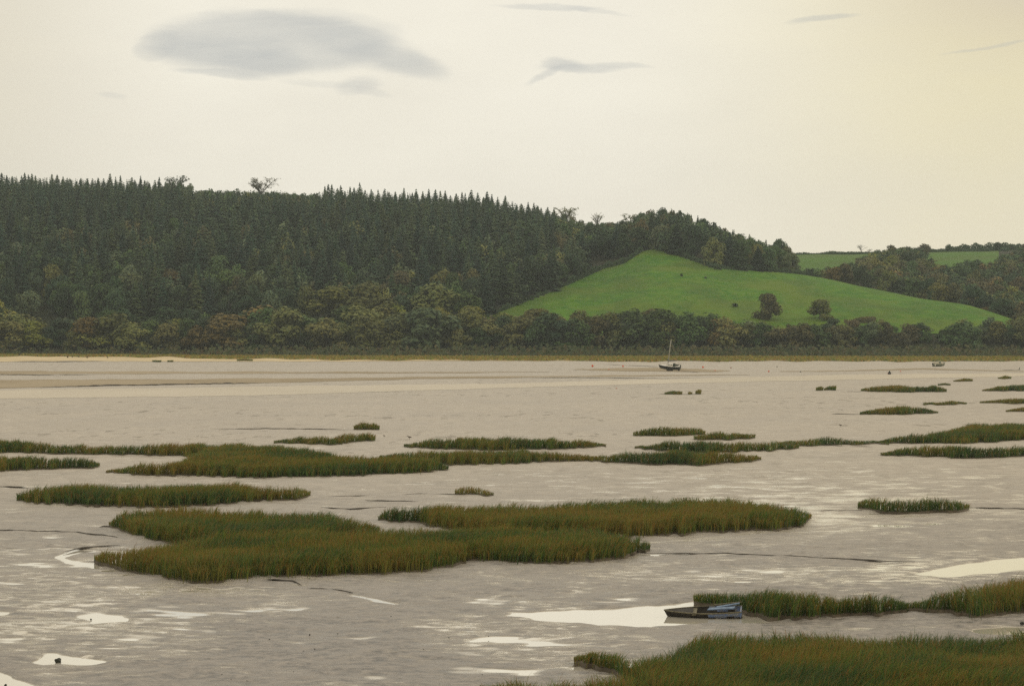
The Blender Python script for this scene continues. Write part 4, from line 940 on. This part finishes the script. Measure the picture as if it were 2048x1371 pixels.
def hull(bm, L, Bm, D, sheer=0.12, stern=0.75, rise=0.25, n=14, m=7, z0=0.0, frac=(0, 1)):
    """bow towards -x; returns deck edge points. frac keeps only part of the section (0 keel, 1 rail)"""
    rows = []
    for i in range(n + 1):
        s = i / n; x = -L / 2 + L * s
        wd = Bm / 2 * (math.sin(min(1, s / 0.62) * math.pi / 2) ** 0.8 if s < 0.62 else 1 - (1 - stern) * ((s - 0.62) / 0.38) ** 1.6)
        top = D + sheer * D * ((1 - s) ** 2 * 2.6 + s * s * 0.6); kz = rise * D * (1 - min(1, s / 0.45)) ** 1.6
        half = []
        for j in range(m + 1):
            q = frac[0] + (frac[1] - frac[0]) * j / m
            y = wd * math.sin(q * math.pi / 2) ** 0.75; z = z0 + kz + (top - kz) * (1 - math.cos(q * math.pi / 2)) ** 0.95
            half.append((x - 0.12 * L * (1 - s) ** 3 * q * 0.6, y, z))
        rows.append(half)
    vs = [[(bm.verts.new((x, -y, z)), bm.verts.new((x, y, z))) for x, y, z in h] for h in rows]
    for a, b in zip(vs, vs[1:]):
        for j in range(m):
            for s_ in (0, 1):
                try: bm.faces.new((a[j][s_], b[j][s_], b[j + 1][s_], a[j + 1][s_]))
                except ValueError: pass
    for j in range(m):
        bm.faces.new((vs[-1][j][0], vs[-1][j][1], vs[-1][j + 1][1], vs[-1][j + 1][0]))
        try: bm.faces.new((vs[0][j][0], vs[0][j + 1][0], vs[0][j + 1][1], vs[0][j][1]))
        except ValueError: pass
    return vs
def part(name, mat, parent, fn, smooth=False):
    bm = bmesh.new(); fn(bm); bmesh.ops.remove_doubles(bm, verts=bm.verts[:], dist=1e-4); return bm_obj(name, bm, mat, parent, smooth)
def deck_fn(L, Bm, D, sheer, stern, zoff, shrink=0.97):
    def fn(bm):
        l = []; r_ = []
        for i in range(15):
            s = i / 14; x = -L / 2 + L * s - 0.072 * L * (1 - s) ** 3; wd = shrink * Bm / 2 * (math.sin(min(1, s / 0.62) * math.pi / 2) ** 0.8 if s < 0.62 else 1 - (1 - stern) * ((s - 0.62) / 0.38) ** 1.6)
            top = D + sheer * D * ((1 - s) ** 2 * 2.6 + s * s * 0.6) + zoff
            l.append(bm.verts.new((x, -wd, top))); r_.append(bm.verts.new((x, wd, top)))
        c_ = [bm.verts.new((a.co.x, 0, a.co.z + 0.05)) for a in l]
        for i in range(14):
            bm.faces.new((l[i], l[i + 1], c_[i + 1], c_[i])); bm.faces.new((c_[i], c_[i + 1], r_[i + 1], r_[i]))
    return fn
def prism(bm, prof, y0, y1, taper=1.0):
    a = [bm.verts.new((x, y0, z)) for x, z in prof]; b = [bm.verts.new((x, y1, z)) for x, z in prof]
    bm.faces.new(a); bm.faces.new(b[::-1])
    for i in range(len(prof)): bm.faces.new((a[i], a[i - 1], b[i - 1], b[i]))
# yacht
def yacht():
    p = gp(1340, 741.5); s = p.y / F
    root = empty('sailing_yacht', p, math.radians(-17)); root.rotation_euler = (math.radians(9), math.radians(2), math.radians(-17))
    tag(root, 'small dark hulled sailing yacht with bare mast stranded on the far mud', 'yacht')
    L, Bm, D = 4.45, 1.75, 0.74
    part('hull', M_NAVY, root, lambda bm: hull(bm, L, Bm, D, 0.16, 0.72, 0.35, z0=0.28, frac=(0.62, 1.0)), True)
    part('hull_bottom', M_ANTI, root, lambda bm: hull(bm, L, Bm, D, 0.16, 0.72, 0.35, z0=0.28, frac=(0.0, 0.62)), True)
    for sgn in (-1, 1):
        part('bilge_keel', M_DARK if sgn < 0 else M_ANTI, root, lambda bm: prism(bm, [(-0.75, 0.55), (0.75, 0.5), (0.5, -0.05), (-0.55, -0.05)], sgn * 0.5 - 0.04, sgn * 0.5 + 0.04))
    part('rudder', M_ANTI, root, lambda bm: prism(bm, [(1.75, 0.75), (2.2, 0.9), (2.1, 0.0), (1.8, 0.0)], -0.03, 0.03))
    part('deck', M_WHITE, root, deck_fn(L, Bm, D, 0.16, 0.72, 0.285), True)
    def cab(bm): prism(bm, [(-0.85, 1.06), (0.75, 1.06), (0.75, 1.62), (0.0, 1.66), (-0.55, 1.58)], -0.5, 0.5)
    cb = part('cabin', M_WHITE, root, cab)
    for xx, w_ in ((0.42, 0.3), (-0.1, 0.26)):
        for sg in (-1, 1): part('window', M_WIN, cb, lambda bm: add_box(bm, (xx, sg * 0.505, 1.46), (w_, 0.02, 0.14)))
    part('spray_hood', M_HOOD, root, lambda bm: prism(bm, [(0.76, 1.06), (1.2, 1.06), (1.15, 1.6), (0.78, 1.72)], -0.52, 0.52))
    part('cockpit_coaming', M_HOOD, root, lambda bm: [add_box(bm, (1.55, sg * 0.55, 1.34), (0.85, 0.06, 0.18)) for sg in (-1, 1)])
    part('outboard_motor', M_DARK, root, lambda bm: [add_box(bm, (2.32, 0.2, 1.25), (0.22, 0.2, 0.34)), add_tube(bm, [(2.36, 0.2, 1.1), (2.4, 0.2, 0.5)], 0.05, 6)])
    mast = part('mast', M_ALU, root, lambda bm: add_tube(bm, [(-0.45, 0, 1.55), (-0.1, 0, 4.3), (0.28, 0, 7.0)], [0.085, 0.08, 0.06], 8), True)
    part('spreader', M_ALU, mast, lambda bm: add_tube(bm, [(-0.05, -0.4, 4.5), (-0.05, 0.4, 4.5)], 0.018, 5))
    part('boom', M_ALU, root, lambda bm: add_tube(bm, [(-0.4, 0, 2.12), (1.5, 0.03, 2.3)], 0.045, 8), True)
    part('furled_sail', M_SAIL, root, lambda bm: add_tube(bm, [(-0.44, 0, 2.75), (-0.42, 0, 2.35), (-0.2, 0, 2.26), (0.4, 0, 2.3), (1.0, 0.02, 2.33), (1.5, 0.03, 2.37)], [0.06, 0.13, 0.14, 0.12, 0.10, 0.06], 8), True)
    def rig(bm):
        for a, b in (((0.26, 0, 6.9), (-2.45, 0, 1.55)), ((0.26, 0, 6.9), (2.2, 0, 1.3)), ((-0.05, -0.4, 4.5), (-0.35, -0.8, 1.3)), ((-0.05, 0.4, 4.5), (-0.35, 0.8, 1.3)), ((0.26, 0, 6.8), (-0.05, -0.4, 4.5)), ((0.26, 0, 6.8), (-0.05, 0.4, 4.5))): add_tube(bm, [a, b], 0.008, 4)
    part('rigging', M_ALU, root, rig)
    def rails(bm):
        add_tube(bm, [(-2.1, -0.35, 1.45), (-2.15, -0.32, 1.9), (-2.55, 0, 1.98), (-2.15, 0.32, 1.9), (-2.1, 0.35, 1.45)], 0.018, 5)
        add_tube(bm, [(1.7, -0.6, 1.3), (1.75, -0.6, 1.75), (2.25, -0.4, 1.75), (2.25, 0.4, 1.75), (1.75, 0.6, 1.75), (1.7, 0.6, 1.3)], 0.018, 5)
    part('pulpit_rail', M_ALU, root, rails)
yacht()
def motorboat():
    p = gp(1877.5, 732.5)
    root = empty('motorboat', p, math.radians(180 + 14)); tag(root, 'small white cabined motorboat with teal cabin front grounded on the far mud', 'boat')
    L, Bm, D = 2.9, 1.25, 0.62
    part('hull', M_OLIVE, root, lambda bm: hull(bm, L, Bm, D, 0.2, 0.85, 0.4, z0=-0.03), True)
    part('deck', M_CREAM, root, deck_fn(L, Bm, D, 0.2, 0.85, -0.03), True)
    cb = part('cabin', M_CREAM, root, lambda bm: prism(bm, [(-1.05, 0.62), (0.1, 0.6), (0.1, 1.28), (-0.25, 1.34), (-0.6, 1.15), (-1.0, 0.85)], -0.48, 0.48))
    for sg in (-1, 1): part('window', M_TEAL, cb, lambda bm: prism(bm, [(-0.3, 0.78), (0.06, 0.78), (0.06, 1.2), (-0.2, 1.24), (-0.3, 1.1)], sg * 0.485 - 0.012, sg * 0.485 + 0.012))
    part('wheel_shelter', M_TEAL, root, lambda bm: [add_box(bm, (0.32, 0, 1.5), (0.75, 0.9, 0.09)), *[add_tube(bm, [(a, b, 0.65), (a, b, 1.48)], 0.025, 5) for a in (0.05, 0.62) for b in (-0.4, 0.4)]])
    part('side_panel', M_CREAM, root, lambda bm: [add_box(bm, (0.75, sg * 0.5, 0.85), (0.9, 0.04, 0.36)) for sg in (-1, 1)])
    part('outboard_motor', M_DARK, root, lambda bm: [add_box(bm, (1.56, 0, 0.62), (0.26, 0.26, 0.4)), add_tube(bm, [(1.6, 0, 0.5), (1.62, 0, 0.05)], 0.06, 6)])
    part('bow_rail', M_DARK, root, lambda bm: add_tube(bm, [(-1.1, -0.35, 0.8), (-1.3, -0.3, 1.0), (-1.72, 0, 1.05), (-1.3, 0.3, 1.0), (-1.1, 0.35, 0.8)], 0.03, 5))
    part('fender', M_WHITE, root, lambda bm: bmesh.ops.create_uvsphere(bm, u_segments=10, v_segments=8, radius=0.17, matrix=Matrix.Translation((1.2, 0.68, 0.33)) @ Matrix.Diagonal((0.8, 0.8, 1.3, 1))), True)
motorboat()
def dinghy():
    M_OLD = plain('blackened_planking', (0.035, 0.030, 0.024), 0.7, 0.4, 5.0); M_RIM = plain('worn_pale_rail', (0.20, 0.18, 0.115), 0.7, 0.5, 9.0); M_BLUE = plain('peeling_blue_paint', (0.13, 0.20, 0.40), 0.6, 0.0, 7.0, c2=(0.24, 0.25, 0.26)); M_IN = plain('rotten_brown_boards', (0.10, 0.075, 0.04), 0.85, 0.5, 6.0); M_LBLUE = plain('pale_blue_board', (0.20, 0.29, 0.44), 0.6, 0.4, 6.0)
    p = gp(1412, 1229); p.z = WATER_Z - 0.03
    root = empty('derelict_dinghy', p, math.radians(-8)); root.rotation_euler = (math.radians(9), math.radians(-3), math.radians(-8))
    tag(root, 'derelict blue and black wooden dinghy lying in a pool beside the grass', 'boat')
    L, Bm, D = 2.5, 1.0, 0.30
    out = []
    def shell(bm):
        out.append(1); vs = hull(bm, L, Bm, D, 0.10, 0.8, 0.3, 20, 6, -0.05, (0.15, 1.0))
    h = part('hull', M_OLD, root, shell, False)
    sol = h.modifiers.new('thickness', 'SOLIDIFY'); sol.thickness = 0.022; sol.offset = -1
    h.data.materials.append(M_BLUE)
    for f in h.data.polygons:
        if f.center.x > 0.12 and f.center.z > 0.10 + 0.05 * math.sin(f.center.x * 9): f.material_index = 1
    def edge(sgn):
        pts = []
        for i in range(21):
            s = i / 20; x = -L / 2 + L * s - 0.072 * L * (1 - s) ** 3; wd = Bm / 2 * (math.sin(min(1, s / 0.62) * math.pi / 2) ** 0.8 if s < 0.62 else 1 - 0.2 * ((s - 0.62) / 0.38) ** 1.6)
            pts.append((x, sgn * wd, -0.05 + D + 0.10 * D * ((1 - s) ** 2 * 2.6 + s * s * 0.6)))
        return pts
    for sgn in (-1, 1): part('gunwale', M_RIM, root, lambda bm: add_tube(bm, edge(sgn), 0.022, 6))
    part('fore_deck', M_OLD, root, lambda bm: [bm.faces.new([bm.verts.new(q) for q in (a, b, c, d)]) for a, b, c, d in [(edge(-1)[i], edge(-1)[i + 1], edge(1)[i + 1], edge(1)[i]) for i in range(0, 7)]])
    part('thwart', M_RIM, root, lambda bm: add_box(bm, (-0.37, 0, 0.245), (0.15, 0.93, 0.03)))
    part('floor_boards', M_IN, root, lambda bm: [add_box(bm, (0.3, -0.3 + 0.12 * i, 0.05 + 0.01 * (i % 2)), (1.7, 0.10, 0.02)) for i in range(6)])
    part('stern_board', M_BLUE, root, lambda bm: add_box(bm, (1.22, 0, 0.16), (0.03, 0.76, 0.22)))
    part('loose_board', M_LBLUE, root, lambda bm: add_box(bm, (0.55, 0.05, 0.30), (0.95, 0.24, 0.03), Matrix.Rotation(math.radians(-14), 4, 'Z') @ Matrix.Rotation(math.radians(-5), 4, 'Y')))
    part('loose_board', M_LBLUE, root, lambda bm: add_box(bm, (0.78, 0.28, 0.34), (0.8, 0.12, 0.03), Matrix.Rotation(math.radians(6), 4, 'Z') @ Matrix.Rotation(math.radians(-6), 4, 'Y')))
    part('loose_board', M_RIM, root, lambda bm: add_box(bm, (0.75, 0.43, 0.36), (0.95, 0.05, 0.03), Matrix.Rotation(math.radians(-3), 4, 'Z') @ Matrix.Rotation(math.radians(-5), 4, 'Y')))
dinghy()
def upturned():
    p = gp(987, 711.3); root = empty('upturned_boat', p + Vector((0, 0, 0.1)), math.radians(5)); tag(root, 'tiny white upturned boat lying under the shore trees', 'boat')
    o = part('hull', M_WHITE, root, lambda bm: hull(bm, 1.7, 0.9, 0.5, 0.05, 0.85, 0.2), True); o.rotation_euler = (math.pi, 0, 0); o.location = (0, 0, 0.62)
    part('rubbing_strip', M_DARK, root, lambda bm: add_tube(bm, [(-0.85, 0, 0.14), (-0.4, -0.36, 0.14), (0.3, -0.46, 0.14), (0.85, -0.38, 0.14)], 0.03, 6))
upturned()

# buoys
def buoy(px, pb, wpx, mat, label, flat=1.0):
    p = gp(px, pb); r = wpx * p.y / F / 2
    root = empty('mooring_buoy', p); tag(root, label, 'buoy', 'mooring buoys lying on the far mud')
    part('float', mat, root, lambda bm: bmesh.ops.create_uvsphere(bm, u_segments=14, v_segments=10, radius=r, matrix=Matrix.Translation((0, 0, r * flat * 0.9)) @ Matrix.Diagonal((1, 1, flat, 1))), True)
    part('ring', M_DARK, root, lambda bm: add_tube(bm, [(r * 0.25 * math.cos(a), 0, r * (1.85 * flat) + r * 0.2 * math.sin(a)) for a in [6.283 * i / 10 for i in range(11)]], r * 0.07, 5, cap=False))
for a in ((1185, 733.5, 4.4, M_ORANGE, 'leftmost and biggest orange buoy on the far mud'), (1246, 733.5, 3.6, M_ORANGE, 'orange buoy between the biggest buoy and the yacht'), (1406, 735.5, 3.8, M_ORANGE, 'orange buoy just right of the yacht'),
          (1218, 739.5, 4.2, M_PINK, 'faded pink buoy sunk in the mud between two orange ones', 0.5), (1430, 741.5, 4.4, M_PINK, 'faded pink buoy sunk in the mud right of the yacht', 0.5), (1537.5, 743.5, 3.2, M_ORANGE, 'small orange buoy midway between the two boats'),
          (1462, 736, 2.4, M_RED, 'tiny dull red buoy behind the faded pink one'), (1801, 743, 3.0, M_ORANGE, 'small orange buoy right of the dark conical buoy', 0.6), (1601, 744, 3.2, M_DARK, 'small dark buoy on the mud midway between the boats', 0.7),
          (1233, 777, 3.4, M_PINK, 'pale pink buoy alone on the mud in front of the yacht', 0.5), (1554, 734, 2.2, M_DARK, 'tiny dark buoy near the far shore, right of the yacht')): buoy(*a)
def can_buoy():
    p = gp(1779, 748); r = 0.36; root = empty('conical_buoy', p); tag(root, 'dark conical topped buoy with a rusty side on the mud below the motorboat', 'buoy')
    part('drum', M_DARK, root, lambda bm: add_tube(bm, [(0, 0, 0), (0, 0, 0.08), (0, 0, 0.3), (0, 0, 0.4)], [r * 0.85, r, r, r * 0.75], 14), True)
    part('cone_top', M_HOOD, root, lambda bm: add_tube(bm, [(0, 0, 0.4), (0, 0, 0.52), (0, 0, 0.78)], [r * 0.5, r * 0.42, r * 0.08], 12), True)
    part('rust_band', M_RED, root, lambda bm: add_box(bm, (-r * 0.86, -0.06, 0.2), (0.16, 0.3, 0.2)))
can_buoy()

# birds
M_BIRD = plain('brown_plumage', (0.09, 0.062, 0.045), 0.8, 0.4, 30); M_BIRDW = plain('white_plumage', (0.80, 0.79, 0.75), 0.7, 0.1, 30); M_BIRDK = plain('black_plumage', (0.022, 0.026, 0.026), 0.6, 0.3, 30)
def bird(name, px, pb, s, mat, kind, label, rz=0.0, group=None):
    p = gp(px, pb); bm = bmesh.new()
    if kind == 'wader':
        add_tube(bm, [(-0.24, 0, 0.26), (-0.16, 0, 0.28), (-0.04, 0, 0.29), (0.07, 0, 0.31), (0.12, 0, 0.35), (0.14, 0, 0.40), (0.165, 0, 0.425), (0.2, 0, 0.42), (0.26, 0, 0.39), (0.30, 0, 0.34)], [0.012, 0.05, 0.075, 0.06, 0.032, 0.026, 0.032, 0.022, 0.009, 0.005], 9)
        legs = 0.26
    elif kind == 'gull':
        add_tube(bm, [(-0.26, 0, 0.19), (-0.15, 0, 0.19), (-0.02, 0, 0.19), (0.09, 0, 0.22), (0.14, 0, 0.27), (0.17, 0, 0.31), (0.21, 0, 0.31), (0.25, 0, 0.295)], [0.012, 0.05, 0.085, 0.07, 0.045, 0.045, 0.025, 0.006], 9)
        legs = 0.16
    else:
        add_tube(bm, [(-0.16, 0, 0.10), (-0.10, 0, 0.2), (-0.02, 0, 0.33), (0.03, 0, 0.46), (0.04, 0, 0.54), (0.05, 0, 0.60), (0.08, 0, 0.635), (0.12, 0, 0.63), (0.19, 0, 0.645)], [0.015, 0.06, 0.10, 0.085, 0.05, 0.036, 0.04, 0.02, 0.006], 9)
        legs = 0.2
    for sg in (-1, 1): add_tube(bm, [(-0.02, sg * 0.035, legs), (-0.01, sg * 0.035, legs * 0.5), (-0.02, sg * 0.035, 0.0), (0.04, sg * 0.035, 0.0)], [0.014, 0.009, 0.009, 0.006], 5)
    if kind != 'upright':
        for sg in (-1, 1): add_tube(bm, [(0.08, sg * 0.05, legs + 0.05), (-0.08, sg * 0.075, legs + 0.05), (-0.26, sg * 0.03, legs + 0.03)], [0.03, 0.04, 0.008], 6, flat=1.4)
    bmesh.ops.scale(bm, vec=(s, s, s), verts=bm.verts[:])
    o = bm_obj(name, bm, mat, None, True); o.location = p; o.rotation_euler = (0, 0, rz); tag(o, label, 'bird', group)
bird('wading_bird', 818.5, 879.5, 0.85, M_BIRD, 'wader', 'brown long billed wader walking between the tuft and the lens shaped grass', math.pi)
bird('wading_bird', 768, 874.5, 0.55, M_BIRD, 'wader', 'small dark wader just right of the double humped tuft', 2.4)
bird('wading_bird', 1681, 854, 0.7, M_BIRD, 'wader', 'dark wader alone on the open mud on the right', math.pi)
bird('gull', 688.5, 860.5, 0.75, M_BIRDW, 'gull', 'white bird at the dark mud line left of the square tuft', 1.1)
bird('gull', 350, 960.5, 0.55, M_BIRDW, 'gull', 'white bird behind the long flat island on the left', 0.5)
bird('gull', 1845.5, 809.5, 1.0, M_BIRDW, 'gull', 'white bird at the left end of the low dark far tussock', math.pi)
bird('cormorant', 2039, 740, 1.0, M_BIRDK, 'upright', 'black bird standing upright on the far mud at the right edge', 0.3)

# stones and flotsam on the near mud
M_STONE = plain('weedy_stone', (0.030, 0.034, 0.026), 0.6, 0.4, 12)
def stone(px, pb, wpx, hpx, label, seed, group=None):
    i_pool = 'pool' in label
    p = gp(px, pb); r = random.Random(seed); s = p.y / F; bm = bmesh.new()
    bmesh.ops.create_icosphere(bm, subdivisions=3, radius=0.5)
    wv = waves(8, 3, 9, seed)
    for v in bm.verts:
        k_ = 1 + 0.16 * float(wv(np.array(v.co.x + v.co.z), np.array(v.co.y))); v.co *= k_
        v.co.x *= wpx * s; v.co.y *= wpx * s * 0.8; v.co.z = max(-0.2, v.co.z + 0.32) * hpx * s * 1.2
    o = bm_obj('stone', bm, M_STONE, None, True); o.location = p + Vector((0, 0, -0.06 if i_pool else 0)); o.rotation_euler = (0, 0, r.uniform(0, 6)); tag(o, label, 'stone', group)
stone(115, 1320, 14, 8.5, 'dark angular stone sitting in a lens shaped pool on the near left mud', 1)
stone(181, 1235.5, 4.5, 2.6, 'tiny dark stone in the upper lens shaped pool on the left', 2)
stone(619, 1270, 4, 3, 'tiny dark stone on the smooth grey mud below the islands', 3)
stone(10, 1367, 7, 4, 'dark stone in the pool at the lower left corner', 4)
stone(2046, 1248, 12, 5, 'dark flat stone at the right edge between the two near grass beds', 5)
for i in range(16):
    px, py = R.uniform(420, 980), R.uniform(1225, 1368); stone(px, py, R.uniform(2, 3.6), R.uniform(1.2, 2), 'speck sized dark lump on the smooth near mud', 20 + i, 'dark lumps on the near mud')

# ------------------------------------------------------------------ evening haze
def haze():
    m = bpy.data.materials.new('haze_air'); m.use_nodes = True; t = m.node_tree; t.nodes.clear(); k = NT(t)
    o = k.n('ShaderNodeOutputMaterial'); v = k.n('ShaderNodeVolumePrincipled')
    k.put(v.inputs['Color'], (0.78, 0.90, 0.97)); v.inputs['Density'].default_value = 0.000105; v.inputs['Anisotropy'].default_value = 0.2
    t.links.new(v.outputs[0], o.inputs['Volume'])
    bm = bmesh.new(); add_box(bm, (0, 860, 64), (4600, 1900, 130.6)); ob = bm_obj('haze', bm, m); tag(ob, 'thin pale evening haze', kind='stuff')
HAZE = True
if HAZE: haze()
print('GRASS', GRASS_N[0], 'OBJECTS', len(bpy.data.objects))
